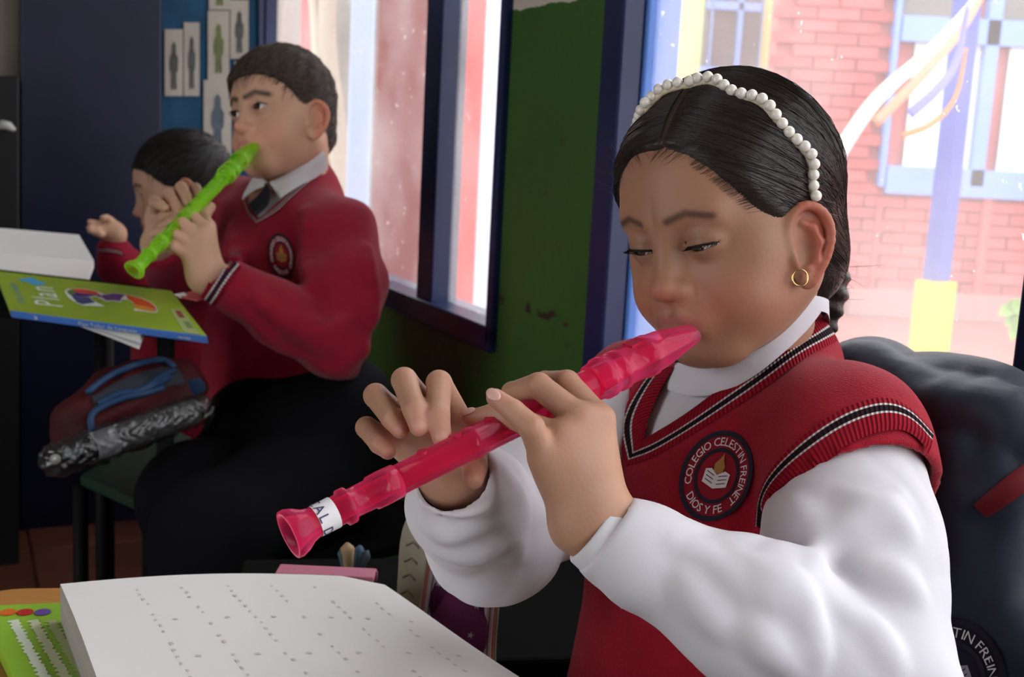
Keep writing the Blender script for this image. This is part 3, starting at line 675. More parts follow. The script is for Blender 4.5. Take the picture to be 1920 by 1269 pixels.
# plant and kerb by the wall outside
kb = MB(); p0 = onz(1790, 700, .1); kb.box(p0 + np.array([1.25, .0, -.08]), (1.0, .0, 0), (0, .16, 0), (0, 0, .1)); tag(kb.build('kerb', mat('stone_kerb', (.42, .38, .33), rough=.9, var=.3, vscale=9, bump=.6, bscale=20), None, bevel=.03), 'grey stone kerb at the foot of the yard', 'kerb')
pl = empty('potted_plant', onz(1930, 700, .05), 'small green leafy plant at the right edge outside', 'plant'); M_leaf = mat('leaf', (.22, .42, .07), rough=.5)
st = MB(); base = V(1945, 690, 4.6); tip = V(1915, 560, 4.6); st.tube([base, (base + tip) / 2 + RT * .02, tip], [.010, .008, .004], 6); st.build('stem', M_leaf, pl, True)
for i, (x, y) in enumerate(((1872, 590), (1885, 612), (1880, 575), (1900, 560), (1908, 625), (1935, 555), (1950, 590), (1895, 640), (1960, 620))):
    r0 = base + (tip - base) * (.95 - .06 * (i % 5)); e = V(x, y, 4.55 + .05 * (i % 3)); ax = e - r0; sd = unit(np.cross(ax, FW)) * .028; n_ = unit(np.cross(sd, ax)) * .008
    obj('leaf', [r0, r0 + ax * .35 + sd, r0 + ax * .7 + sd * .8 + n_, e, r0 + ax * .7 - sd * .8 + n_, r0 + ax * .35 - sd, r0 + ax * .5 + n_ * 2], [(0, 1, 6), (1, 2, 6), (2, 3, 6), (3, 4, 6), (4, 5, 6), (5, 0, 6)], M_leaf, pl)
# things seen through the left window
def upright(nm, px0, px1, depth, m, label, cat, z1=3.2, th=.1, z0=-.05, par=None):
    a, b = V(px0, 300, depth), V(px1, 300, depth); a[2] = b[2] = 0; n_ = unit(np.cross(b - a, ZV)); n_ = n_ if np.dot(n_, FW) > 0 else -n_
    m_ = MB(); m_.hexa([a + ZV * z0, b + ZV * z0, b + n_ * th + ZV * z0, a + n_ * th + ZV * z0], [a + ZV * z1, b + ZV * z1, b + n_ * th + ZV * z1, a + n_ * th + ZV * z1]); return tag(m_.build(nm, m, None, bevel=.006), label, cat)
M_pale = mat('pale_blue_paint', (.42, .54, .80), rough=.6)
upright('post', 832, 898, 3.9, mat('red_post_paint', (.72, .035, .03), rough=.5), 'bright red post close outside the left window', 'post', th=.12)
upright('post', 650, 690, 5.2, M_pale, 'pale blue post seen through the dusty pane behind the boy', 'post', th=.1)
upright('post', 500, 546, 5.6, M_pale, 'pale blue post at the far end of the left window', 'post', th=.1)
upright('outer_wall', 815, 1190, 6.5, mat('pale_wall', (.62, .72, .88), rough=.7), 'pale blue wall outside beyond the red post', 'wall')
upright('outer_wall', 700, 800, 4.6, mat('maroon_paint', (.22, .035, .035), rough=.6), 'maroon wall panel outside beside the navy mullion', 'wall', z1=3.2)
upright('outer_wall', 420, 585, 8.0, mat('pink_brick', (.55, .14, .14), rough=.8), 'red brick wall far outside behind the boy', 'wall')
upright('outer_wall', 560, 720, 9.5, mat('grey_render', (.24, .235, .21), rough=.9, var=.2, vscale=2), 'grey rendered wall far outside behind the tree', 'wall')
tr = empty('tree', onz(640, 560, -.05), 'thin pale tree trunk outside behind the boy', 'tree'); q = np.array([V(668, 540, 6.4), V(650, 380, 6.4), V(625, 200, 6.4), (V(612, 60, 6.4)), V(618, -80, 6.4)]); q[0][2] = -.05
m_ = MB(); m_.tube(spl(q, 14), np.linspace(.07, .045, 14), 10); m_.build('trunk', mat('bark', (.40, .33, .25), rough=.9, bump=.7, bscale=25), tr, True)
m_ = MB(); m_.tube(spl([V(625, 200, 6.4), V(598, 120, 6.4), V(590, 30, 6.4), V(575, -80, 6.4)], 8), np.linspace(.04, .02, 8), 8); m_.build('branch', mat('bark_light', (.45, .40, .30), rough=.9), tr, True)
# ------------------------------------------------------------------ recorders
def plastic(name, col, deep, alpha=.55):
    m, t, b = newmat(name); N = t.nodes; L = t.links; out = N['Material Output']
    b.inputs['Base Color'].default_value = (*col, 1); b.inputs['Roughness'].default_value = .10; b.inputs['Specular IOR Level'].default_value = .7; b.inputs['Coat Weight'].default_value = .4
    tl = N.new('ShaderNodeBsdfTranslucent'); tl.inputs[0].default_value = (*col, 1)
    m1 = N.new('ShaderNodeMixShader'); m1.inputs[0].default_value = .52; L.new(b.outputs[0], m1.inputs[1]); L.new(tl.outputs[0], m1.inputs[2])
    tr = N.new('ShaderNodeBsdfTransparent'); tr.inputs[0].default_value = (*deep, 1)
    lw = N.new('ShaderNodeLayerWeight'); lw.inputs[0].default_value = .35
    mr = N.new('ShaderNodeMapRange'); mr.inputs[3].default_value = alpha; mr.inputs[4].default_value = 1; L.new(lw.outputs['Facing'], mr.inputs[0])
    m2 = N.new('ShaderNodeMixShader'); L.new(mr.outputs[0], m2.inputs[0]); L.new(tr.outputs[0], m2.inputs[1]); L.new(m1.outputs[0], m2.inputs[2]); L.new(m2.outputs[0], out.inputs[0])
    return m
def revolve(A, B, prof, n=28, upv=(0, 0, 1), flat=None):
    A = np.asarray(A, float); B = np.asarray(B, float); T = B - A; Tn = unit(T); u = unit(np.cross(Tn, upv)); w = np.cross(u, Tn); v = []
    for t, r in prof:
        k = 1.0
        for j in range(n):
            a = 2 * math.pi * j / n; fl = flat(t) if flat else 1.0
            v.append(A + T * t + (u * math.cos(a) + w * math.sin(a) * fl) * r)
    m = len(prof); f = [(i * n + j, (i + 1) * n + j, (i + 1) * n + (j + 1) % n, i * n + (j + 1) % n) for i in range(m - 1) for j in range(n)]
    return v, f
REC = [(.0, .0098), (.02, .0106), (.05, .0114), (.09, .0124), (.12, .0132), (.125, .0140), (.145, .0140), (.15, .0128), (.20, .0122), (.205, .0136), (.222, .0136), (.225, .0128), (.24, .0128), (.243, .0140), (.262, .0140), (.265, .0126), (.285, .0120)]
REC2 = [(.275, .0100), (.45, .0097), (.58, .0094), (.583, .0100), (.60, .0100), (.603, .0094), (.775, .0089)]
REC3 = [(.765, .0089), (.767, .0101), (.80, .0103), (.822, .0100), (.825, .0088), (.868, .0086), (.872, .0108), (.886, .0108), (.890, .0088), (.945, .0086), (.962, .0100), (.977, .0128), (.990, .0142), (1.0, .0140), (1.0, .0118), (.985, .0095), (.96, .0070)]
def recorder(label, A, B, m, m_hole, sc=1.0, sticker=None, group='recorders being played'):
    A = np.asarray(A); B = np.asarray(B); r = empty('recorder', A, label, 'recorder', group)
    def flat(t): return min(1., .62 + t * 4.5) if t < .09 else 1.
    def part(nm, prof, inner, fl=None):
        p = [(t, q * sc) for t, q in prof]
        if inner: p += [(t, q * sc) for t, q in inner]
        v, f = revolve(A, B, p, flat=fl); return obj(nm, v, f, m, r)
    part('head_joint', REC, [(.285, .0088), (.02, .0060), (.0, .0050)], flat)
    part('body_joint', REC2, [(.775, .0062), (.275, .0072)])
    part('foot_joint', REC3, [(.765, .0062)])
    T = unit(B - A); u = unit(np.cross(T, (0, 0, 1))); w = np.cross(u, T); L = np.linalg.norm(B - A)
    # windway opening and finger holes on the upper side
    mb = MB(); c = A + (B - A) * .155 + w * .0125 * sc; mb.hexa([c + T * a * .006 + u * b * .0045 - w * .002 for a, b in ((-1, -1), (1, -1), (1, 1), (-1, 1))], [c + T * a * .006 + u * b * .005 + w * .0008 for a, b in ((-1, -1), (1, -1), (1, 1), (-1, 1))]); mb.build('window', m_hole, r)
    for t in (.33, .40, .47, .54, .62, .70):
        q = A + (B - A) * t + w * .0093 * sc; mb = MB(); mb.tube([q - w * .001, q + w * .0008], .0032 * sc, 12); mb.build('finger_hole', m_hole, r)
    if sticker is not None:
        v, f = revolve(A, B, [(.905, .0093 * sc), (.925, .0092 * sc), (.945, .0091 * sc)]); st = obj('name_sticker', v, f, M_sticker, r)
        tv, tf, tw = text2d(sticker, .0085 * sc); n = len(tv); P = []
        for x, y in tv:
            a = (x - tw / 2) / (.0093 * sc) - .15; P.append(A + (B - A) * (.944 - y / L) + (RTl(u, w, a)) * .0097 * sc)
        obj('sticker_lettering', P, tf, M_ink, st, False)
    return r
def RTl(u, w, a):
    c = unit(-FW - 0 * u); T = np.cross(u, w); c = unit(c - T * np.dot(c, T)); s_ = np.cross(T, c); return c * math.cos(a) + s_ * math.sin(a)
M_sticker = mat('sticker', (.75, .72, .74), rough=.6); M_ink = mat('ink', (.05, .05, .12), rough=.6)
M_pink = plastic('pink_plastic', (1.0, .10, .30), (1, .45, .62), .15); M_pinkh = mat('pink_hole', (.45, .01, .05), rough=.5)
M_green = plastic('green_plastic', (.58, 1.0, .10), (.80, 1, .40), .20); M_greenh = mat('green_hole', (.10, .35, .01), rough=.5)
# ------------------------------------------------------------------ the girl in the red vest
gM = frame(48, 19, 0); gC = V(1374, 407, .85); gS = .95
G_HU, G_HL, G_DZ = .0012, .0030, -.0022
gh0 = head_sdf(G_HU, G_HL, .95, G_DZ, (0, .034, -.013), .95, 1.1)
def to_h(P): t = P.dtype; return (P - gC.astype(t)) @ gM.astype(t) / t.type(gS)
def hw(p): return gC + np.asarray(p) @ gM.T * gS            # head frame -> world
_th = math.radians(46); gF = cdir(-math.sin(_th), 0, math.cos(_th)); gF[2] = 0; gF = unit(gF); gL = np.cross(ZV, gF) * 1.0
if np.dot(gL, RT) < 0: gL = -gL
gN = V(1420, 715, .905)
SL = V(1594, 905, .800); EL = V(1640, 1320, .70); WL = V(1122, 999, .700)
SR = V(1195, 738, .99); ER = V(925, 1005, .85); WR = V(850, 893, .748)
girl = None
g_neck = S().u(rc(hw((0, -.020, -.040)), gN - ZV * .01 + gF * .005, .043, .044))
g_head = lambda P: smin(gh0(to_h(P)) * gS, g_neck(P), .022)
def g_skin(P):
    h = to_h(P); c = face_col(h, (.345, .172, .105), (.34, .10, .085), (.085, .045, .032), (.43, .105, .065), [(.012, .0195), (.026, .0235), (.042, .0185)], .0030)  # face tone set darker than the hands, its shade painted into the skin
    return c
# hands: z(..) reads the enlarged crop of the hands
def z4(x, y, d): return V(640 + x / 2.76, 660 + y / 2.76, d)
lh = hand_sdf(None, [
    ([z4(1055, 545, .690), z4(985, 390, .680), z4(890, 305, .684), z4(797, 236, .688)], [.0092, .0076, .0067, .0055], V(1080, 985, .702), .0115),
    ([z4(1135, 440, .692), z4(940, 360, .702), z4(790, 318, .712), z4(668, 345, .717)], [.0085, .0072, .0064, .0054], V(1092, 980, .700), .0130),
    ([z4(1235, 345, .699), z4(1020, 172, .712), z4(885, 212, .730), z4(845, 290, .738)], [.0088, .0078, .0070, .0058], V(1108, 970, .698), .0140),
    ([z4(1335, 350, .708), z4(1168, 158, .724), z4(1055, 155, .742), z4(1000, 200, .748)], [.0088, .0078, .0070, .0058], V(1128, 962, .700), .0130),
    ([z4(1330, 560, .722), z4(1230, 420, .748), z4(1120, 330, .758)], [.0110, .0085, .0070], V(1128, 955, .706), .0130),
], .008)
lh.u(rc(V(1082, 985, .702), V(1240, 1075, .700), .0145, .018), .012).u(rc(V(1122, 965, .700), V(1270, 1045, .700), .0150, .018), .012)
lh.u(ell(z4(1190, 560, .702), (.020, .020, .018)), .012)
rh = hand_sdf(None, [
    ([z4(640, 400, .748), z4(505, 160, .730), z4(500, 330, .705), z4(520, 440, .699)], [.0080, .0080, .0072, .0060], V(868, 878, .756), .0130),
    ([z4(520, 380, .756), z4(325, 145, .734), z4(380, 300, .706), z4(402, 385, .702)], [.0080, .0080, .0072, .0060], V(855, 885, .758), .0130),
    ([z4(400, 420, .760), z4(178, 225, .740), z4(265, 345, .716), z4(305, 400, .712)], [.0080, .0077, .0068, .0057], V(842, 893, .758), .0130),
    ([z4(330, 500, .756), z4(130, 390, .738), z4(195, 475, .722), z4(240, 515, .718)], [.0075, .0068, .0060, .0050], V(832, 900, .756), .0125),
    ([z4(670, 520, .736), z4(690, 590, .722), z4(682, 655, .712)], [.0095, .0080, .0066], V(868, 880, .752), .0130),
], .008)
rh.u(rc(V(845, 885, .756), V(885, 950, .80), .0185, .022), .012).u(ell(z4(470, 480, .752), (.019, .016, .014)), .010)
def arm_core(P): return smin(chain([V(1240, 1060, .70), EL, SL, gN - ZV * .09 - gF * .02], [.021, .032, .036, .035], .02)(P), chain([V(880, 945, .79), ER, SR, gN - ZV * .09 - gF * .02], [.020, .032, .036, .035], .02)(P), .03)
g_core = lambda P: smin(arm_core(P), rc(gN - ZV * .10 - gF * .01, gN - ZV * .46 + gF * .02, .055, .08)(P), .03)
def nails(c, v, tips):
    for t, b, r in tips:   # nail sits on the back of the last segment
        c[:] = mixc(c, (.60, .33, .26), .8 * np.clip(1.2 - np.linalg.norm(v - t, axis=1) / r, 0, 1))
    return c
def build_body(name, parts, colf, m):
    VV, QQ, CC, n = [], [], [], 0
    for f, lo, hi, h, cf in parts:
        v, q = polygonize(f, lo, hi, h); VV.append(v); QQ.append(q + n); n += len(v); CC.append((cf or colf)(v))
    return obj(name, np.concatenate(VV), np.concatenate(QQ), m, None, True, np.concatenate(CC))
_cor = [hw((x, y, z)) for x in (-.105, .105) for y in (-.115, .115) for z in (-.115, .12)]
lo, hi = bounds(_cor, 0.)
_red = [z4(797, 236, .688), z4(668, 345, .717), z4(520, 440, .699), z4(402, 385, .702), z4(305, 400, .712), z4(240, 515, .718), z4(682, 655, .712)]; _kn = [z4(985, 390, .68), z4(1020, 172, .712), z4(1168, 158, .724), z4(1135, 440, .692), z4(1235, 345, .699), z4(1335, 350, .708), z4(505, 160, .73), z4(325, 145, .734), z4(178, 225, .74), z4(130, 390, .738)]
def handcol(v):
    c = np.tile(np.array((.46, .25, .162)), (len(v), 1)) * (1 - .08 * np.sin(v[:, :1] * 90) ** 2)
    for q in _red: c = mixc(c, (.52, .22, .155), .6 * np.exp(-(np.linalg.norm(v - q, axis=1) / .012) ** 2))
    for q in _kn: c = mixc(c, (.43, .20, .125), .6 * np.exp(-(np.linalg.norm(v - q, axis=1) / .011) ** 2))
    return c
_lt = [z4(1055, 545, .69), z4(797, 236, .69), z4(668, 345, .72), z4(1168, 158, .73), z4(1335, 350, .71), V(1260, 1090, .70), z4(1000, 200, .76)]
_rt = [z4(640, 400, .748), z4(325, 145, .73), z4(130, 390, .738), z4(682, 655, .712), V(885, 950, .80), z4(240, 515, .71)]
girl = build_body('person', [
    (g_head, np.array(lo), np.array(hi), .00125, g_skin),
    (lh, *bounds(_lt, .022), .0012, lambda v: nails(handcol(v), v, [(z4(783, 222, .680), 0, .0040)])),
    (rh, *bounds(_rt, .026), .0012, lambda v: nails(handcol(v), v, [(z4(402, 388, .6945), 0, .0052), (z4(308, 402, .7045), 0, .0046), (z4(242, 518, .711), 0, .0042), (z4(520, 445, .6915), 0, .0050)])),
    (g_core, *bounds([EL, SL, SR, ER, V(880, 945, .79), V(1240, 1060, .7), gN - ZV * .5], .09), .009, lambda v: np.tile((.5, .285, .195), (len(v), 1))),
], g_skin, M_skin_g)
tag(girl, 'girl in white blouse and red V-neck vest playing a pink recorder', 'person')
M_eye = eye_mat('eye_brown', (.035, .017, .010))
add_eyes(gC, gM, gS, M_eye, M_lash, girl, (-.12, 1, -.36), G_HU, G_HL, G_DZ)
def nail(c, ax, nrm, L=.0050, w=.0036):
    z_ = unit(nrm); x_ = unit(ax - z_ * np.dot(ax, z_)); y_ = np.cross(z_, x_); v, f = uvsphere(1.0, 14, 8); v = np.array(v); obj('fingernail', c + v[:, :1] * x_ * L + v[:, 1:2] * y_ * w + v[:, 2:] * z_ * .0010, f, M_nail, girl)
for _a, _b, _n in ((z4(890, 305, .684), z4(797, 236, .688), cdir(-.15, .35, 1)), (z4(790, 318, .712), z4(668, 345, .717), cdir(-.2, .9, .5))):
    _t = _b + (_b - _a) / np.linalg.norm(_b - _a) * .0005; _p = snap(lh, np.array([_t + unit(_n) * .006]), .0001)[0]; nail(_p, _b - _a, grad(lh, _p[None])[0])
# ---- hair
ZH = np.array([-.2, -.085, -.055, -.036, -.022, -.010, .000, .0131, .0275, .0414, .0575, .067, .071, .076, .2]); YH = np.array([-.040, -.034, -.024, -.010, .030, .0385, .0435, .0493, .0588, .0662, .0715, .0735, .079, .11, .2])
PX = .010
def hair_g0(h):
    q = np.stack([np.abs(h[:, 0]), h[:, 1], h[:, 2]], 1)
    d = smin(ell((0, -.008, .027), (.0780, .0950, .0840))(q), ell((0, .020, .036), (.0640, .0675, .0525))(q), .018)
    d = smin(d, ell((0, -.060, -.045), (.050, .040, .050))(q), .03)
    cut = (h[:, 1] - np.interp(h[:, 2], ZH, YH)) * .75
    d = smax(d, cut, .010)
    d = smax(d, -ell((.078, .018, -.022), (.022, .022, .030))(q), .004)
    part = np.hypot((h[:, 0] - PX) / .0022, np.minimum(h[:, 1] - .0, 0) / .02)
    return d + .0016 * np.exp(-part ** 2) * (h[:, 2] > .03)
g_hair = lambda P: hair_g0(to_h(P)) * gS
def hair_col(v):
    h = to_h(v); c = np.tile((.020, .0135, .0115), (len(v), 1))
    w = np.exp(-((h[:, 0] - PX) / .0014) ** 2) * np.clip((h[:, 1] + .005) / .02, 0, 1) * (h[:, 2] > .04)
    return mixc(c, (.15, .085, .06), .5 * w)
_cor = [hw((x, y, z)) for x in (-.09, .09) for y in (-.12, .10) for z in (-.10, .12)]
sdf_obj('hair', g_hair, *bounds(_cor, 0), .0018, M_hair_g, girl, hair_col)
def girl_strands(n=3600, k=16):
    # from the parting and the hair line back to the knot at the nape
    s = RNG.choice([-1, 1], n); t = RNG.random(n); typ = RNG.random(n)
    fr = np.where((typ < .62)[:, None], np.stack([PX * (1 - t) + s * .0022, .072 - t * .105, np.full(n, .072) + .04 * np.sqrt(t)], 1), np.stack([PX + s * (.005 + .058 * t ** .8), .076 - t * .036, .070 - t * .075], 1))
    O = np.array([0, -.012, .02]); D0 = fr - O; D0 /= np.linalg.norm(D0, axis=1)[:, None]
    e = np.array([0.012, -.098, -.055]) + RNG.normal(size=(n, 3)) * [.010, .004, .016] - O; e[:, 0] += s * .012; D1 = e / np.linalg.norm(e, axis=1)[:, None]
    w = np.linspace(0, 1, k)[None, :, None] ** .9; ang = np.arccos(np.clip((D0 * D1).sum(1), -1, 1))[:, None, None]
    mid = np.stack([s * 1.0, .12 + np.maximum(fr[:, 1], 0) * 7, .05 + fr[:, 2] * 2.5], 1); mid /= np.linalg.norm(mid, axis=1)[:, None]
    P = (1 - w) ** 2 * D0[:, None] + 2 * w * (1 - w) * mid[:, None] * (.55 + .35 * RNG.random((n, 1, 1))) + w ** 2 * D1[:, None]
    P /= np.linalg.norm(P, axis=2)[..., None]
    Q = surf_ray(lambda h: hair_g0(h), P.reshape(-1, 3)).reshape(n, k, 3)
    lift = (RNG.random((n, 1, 1)) * .0008 + (RNG.random((n, 1, 1)) > .97) * .0015 * np.sin(np.linspace(0, 3.1, k))[None, :, None])
    Q = Q + P * lift + RNG.normal(size=Q.shape) * .00012
    return hw(Q.reshape(-1, 3)).reshape(n, k, 3)
strands_mesh('hair_strands', girl_strands(), .00034, M_strand_g, girl)['kind'] = 'stuff'
def baby_hairs(n=260, k=7):
    f = lambda h: np.minimum(hair_g0(h), gh0(h)); t = RNG.random(n); s = RNG.choice([-1, 1, 1], n)
    z = .069 - t * .052; y = np.interp(z, ZH, YH); x = np.where(z > .060, RNG.random(n) * .035, .062)
    O = np.array([0, -.012, .02]); A = np.stack([s * np.where(z > .06, x, np.interp(z, [-.01, .013, .041, .058], [.068, .060, .047, .032])), y + .002 + .005 * RNG.random(n), z - .001 - .004 * RNG.random(n)], 1)
    B = A + np.stack([s * .012, -.030 - .012 * RNG.random(n), -.004 + .012 * RNG.random(n)], 1); w = np.linspace(0, 1, k)[None, :, None]
    Q = (A[:, None] * (1 - w) + B[:, None] * w) - O; Q /= np.linalg.norm(Q, axis=2)[..., None]
    P = surf_ray(f, Q.reshape(-1, 3)).reshape(n, k, 3) + Q * .0006
    return hw(P.reshape(-1, 3)).reshape(n, k, 3)
strands_mesh('hairline_strands', baby_hairs(), .00011, M_strand_g, girl)['kind'] = 'stuff'
# knot and braid behind the neck
bun = S().u(ell(V(1528, 520, .935), (.026, .026, .030))).u(chain([V(1530, 530, .94), V(1538, 560, .945), V(1530, 600, .95), V(1510, 660, .955)], [.020, .018, .016, .012], .008), .01)
bun.disp(lambda P: .0016 * np.sin(P[:, 2] * 420 + P[:, 0] * 160))
sdf_obj('braid', bun, *bounds([V(1528, 520, .935), V(1510, 660, .955)], .045), .0025, mat('hair_braid', (.016, .010, .008), rough=.45, bump=.6, bscale=120), girl)
# fly-away hairs
def fly(n=70):
    out = []
    for i in range(n):
        if i % 2: p0 = hw((-.060 - .004 * RNG.random(), .050 - .03 * RNG.random(), .035 + .02 * RNG.random())); d = cdir(*(RNG.normal(size=3) * [.4, .6, .3] + [-.6, -.3, 0]))
        else: p0 = V(1550 + RNG.normal() * 8, 400 + RNG.random() * 180, .90); d = cdir(*(RNG.normal(size=3) * .6 + [.55, -.2, 0]))
        L = .010 + RNG.random() * .012; c = cdir(*RNG.normal(size=3)) * .006; t = np.linspace(0, 1, 8)[:, None]; out.append(p0 + d * L * t + c * t * t)
    return np.array(out)
strands_mesh('stray_hairs', fly(), .00017, M_strand_g, girl)['kind'] = 'stuff'
# headband of pearls
hbp = [(1209, 215), (1225, 193), (1242, 175), (1265, 166), (1293, 161), (1322, 154), (1345, 159), (1362, 173), (1379, 182), (1407, 187), (1430, 196), (1442, 210), (1455, 230), (1475, 255), (1498, 275), (1515, 295), (1518, 318), (1515, 340), (1521, 366)]
hp3 = hit(g_hair, hbp, .6, 1.1); hh = to_h(hp3)
_i = np.arange(len(hbp)); _d = proj(hp3)[:, 2]; _d[:4] = _d[4] + np.array([.016, .011, .0065, .003]); _c = np.polyfit(_i, _d, 5); hp3 = np.array([V(x, y, np.polyval(_c, k)) for k, (x, y) in enumerate(hbp)]); hh = to_h(hp3)
far = hh[::-1].copy(); far[:, 0] *= -1; far = far[far[:, 2] < hh[0, 2] - .035]; far = snap(lambda p: hair_g0(p), far)
hpath = spl(np.vstack([hw(far), hp3]), 400); hpath = resample(hpath, int(np.linalg.norm(np.diff(hpath, axis=0), axis=1).sum() / .0066)); hn = grad(g_hair, hpath)
bandv = MB(); bandv.tube(hpath + hn * .0008, .0026, 8); hb = bandv.build('headband', mat('headband_wire', (.72, .60, .42), rough=.4), girl, True)
pv, pf = uvsphere(.0039, 14, 10); pme = None
for i, p in enumerate(hpath):
    c = p + hn[i] * .0040
    if pme is None: o = obj('pearl', pv, pf, M_pearl, hb); pme = o.data
    else: o = bpy.data.objects.new('pearl', pme); COL.objects.link(o); o.parent = hb
    o.location = c
er = MB(); lb = hit(g_head, [(1497, 508)], .6, 1.1)[0]; ec = lb - FW * .004
er.tube([ec + cdir(math.cos(a) * .0052, math.sin(a) * .0056 - .0048, .0) for a in np.linspace(0, 6.283, 24)], .0007, 8, False); er.build('earring', M_gold, girl, True)
# ---- blouse and vest
ud = unit(EL - SL)
torso = S()
torso.u(ell(gN - ZV * .155 + gF * .028, (.118, .086, .150), np.stack([gL, gF, ZV], 1)))
torso.u(rc(V(1450, 765, .885), V(1588, 842, .815), .047, .050), .04)
torso.u(rc(gN - ZV * .045 - gL * .02 - gF * .005, SR, .050, .048), .05)
torso.u(rc(gN - ZV * .075 - gF * .02, gN + ZV * .012 - gF * .018, .055, .052), .03)
torso.u(ell(gN - ZV * .33 + gF * .040, (.125, .105, .150), np.stack([gL, gF, ZV], 1)), .06)
torso.u(ell(gN - ZV * .45 + gF * .080, (.140, .130, .080), np.stack([gL, gF, ZV], 1)), .05)
vest = S().u(torso)
capn = unit(ud * .86 + gL * .35 - ZV * .15)
def cap(P): return np.maximum(rc(SL - ud * .03, SL + gL * .006 + ud * .09, .056, .066)(P), (P - (SL + ud * .004 + gL * .012)) @ capn)
vest.u(cap, .022)
vest.sub(rc(SL + ud * .0, SL + ud * .25, .0535, .058), .004)
vest.disp(lambda P: .0012 * np.sin(P[:, 2] * 75 + 3 * np.sin(P[:, 0] * 30)) * np.sin(P[:, 0] * 40 + 1))
nk_in = [(1530, 585), (1512, 603), (1491, 619), (1435, 666), (1368, 716), (1284, 778), (1209, 824)]
nk_out = [(1568, 640), (1540, 655), (1508, 675), (1435, 728), (1323, 800), (1228, 856), (1176, 874)]
nl_in = [(1266, 690), (1245, 722), (1220, 778), (1209, 824)]; nl_out = [(1226, 690), (1195, 728), (1168, 775), (1160, 815), (1176, 874)]
vpoly = np.array(nk_in[::1] + nl_in[::-1][1:] + [(1300, 560), (1480, 520)], float)
def inpoly(p, poly):
    c = np.zeros(len(p), bool); j = len(poly) - 1
    for i in range(len(poly)):
        a, b = poly[i], poly[j]; m = ((a[1] > p[:, 1]) != (b[1] > p[:, 1])) & (p[:, 0] < (b[0] - a[0]) * (p[:, 1] - a[1]) / (b[1] - a[1] + 1e-12) + a[0]); c ^= m; j = i
    return c
def vkeep(v):   # neck opening of the vest
    p = proj(v); return ~(inpoly(p[:, :2], vpoly) & (p[:, 2] < .93)) & (v[:, 2] > gN[2] - .50)
vlo, vhi = bounds([SL, SR, gN + ZV * .04, gN - ZV * .50 + gF * .16, gN - ZV * .5 - gF * .1, gN + gL * .1], .075)
vest_o = sdf_obj('vest', vest, vlo, vhi, .0032, M_red, girl, None, vkeep)
vs = lambda P: smin(torso(P), cap(P), .022)
px_band('neck_trim', vest, nk_in, nk_out, M_trim, vest_o, 90); px_band('neck_trim', vest, nl_in, nl_out, M_trim, vest_o, 50)
am_in = [(1446, 990), (1452, 940), (1490, 902), (1540, 868), (1590, 836), (1640, 814), (1685, 808), (1715, 822), (1738, 848)]
am_out = [(1418, 985), (1426, 930), (1448, 882), (1495, 830), (1548, 788), (1600, 760), (1655, 748), (1700, 764), (1744, 808)]
px_band('armhole_trim', vs, am_in, am_out, M_trim, vest_o, 90, .0015)
bo = badge(vs, (1346, 893), (62, 16), (28, -80), vest_o, M_red_t, base=.0016)
shirt = lambda P: torso(P) + .005
def folds(P): return .0013 * np.sin(P @ gL * 260 + 2 * np.sin(P[:, 2] * 40)) * np.clip((gN[2] - P[:, 2]) * 12, 0, 1)
blouse = sdf_obj('blouse', lambda P: shirt(P) + folds(P), gN - np.array([.16, .16, .20]), gN + np.array([.16, .16, .06]), .003, M_shirt, girl)
# sleeves
sl = S().u(chain([SL - ud * .01, V(1596, 1040, .765), EL], [.050, .0525, .052], .03)).u(chain([EL, V(1420, 1155, .690), V(1200, 1040, .698), WL], [.052, .0420, .0270, .0225], .02), .006)
ridges = [[(1465, 1080), (1500, 1102), (1520, 1180), (1528, 1262)], [(1585, 925), (1655, 955), (1705, 1000)], [(1510, 1010), (1600, 985), (1690, 930)], [(1265, 1018), (1340, 1058), (1405, 1105), (1475, 1145)], [(1565, 1130), (1635, 1180), (1680, 1255)], [(1275, 1080), (1310, 1130), (1360, 1185)], [(1600, 1060), (1680, 1085), (1720, 1120)], [(1380, 1040), (1440, 1090), (1480, 1110)], [(1400, 1180), (1450, 1215), (1490, 1260)], [(1490, 940), (1530, 1010), (1520, 1070)]]
sl0 = S(); sl0.ops = list(sl.ops)
for r in ridges:
    q = hit(sl0, spl(r, 7)); sl.u(chain(q - grad(sl0, q) * .0035, [.0038, .0056, .0066, .0072, .0066, .0056, .0038], .01), .008)
def wr(P):
    a = P @ RT; b = P @ UP; c = P @ FW; m = .5 + .5 * np.sin(a * 31 + b * 23 + 1.3) * np.sin(b * 37 - c * 29)
    return -.0022 * m * (np.abs(np.sin(a * 34 + b * 52 + 1.7 * np.sin(b * 27 + c * 20) + .8 * np.sin(a * 60))) - .5) - .0016 * (1 - m) * (np.abs(np.sin(a * 85 - b * 40 + 2 * np.sin(c * 50 + b * 30))) - .5)
sl.disp(wr)
wd = unit(cdir(-105, 80, 0))
sl.inter(lambda P: (P - WL) @ wd + .003, .002)
sl.sub(rc(V(1300, 1095, .70), WL + wd * .05, .021, .0185), .002)
left_sleeve = sdf_obj('sleeve', sl, *bounds([SL, EL, WL], .075), .0026, M_shirt, girl)
def cuffring(W, d, r0, r1, L, nm='cuff'):
    mbv, mf = revolve(W + d * .0045, W - d * L, [(0, r0 - .0018), (0, r0), (.03, r0 + .0012), (.94, r1 + .0012), (1, r1 - .0005)], 40); return obj(nm, mbv, mf, M_shirt, girl)
cuffring(WL, wd, .0222, .0262, .040)
sr = S().u(chain([SR, V(1010, 925, .91), ER], [.044, .046, .046], .03)).u(chain([ER, V(880, 945, .795), WR], [.046, .0385, .0275], .02), .02)
srf = S(); srf.ops = list(sr.ops)
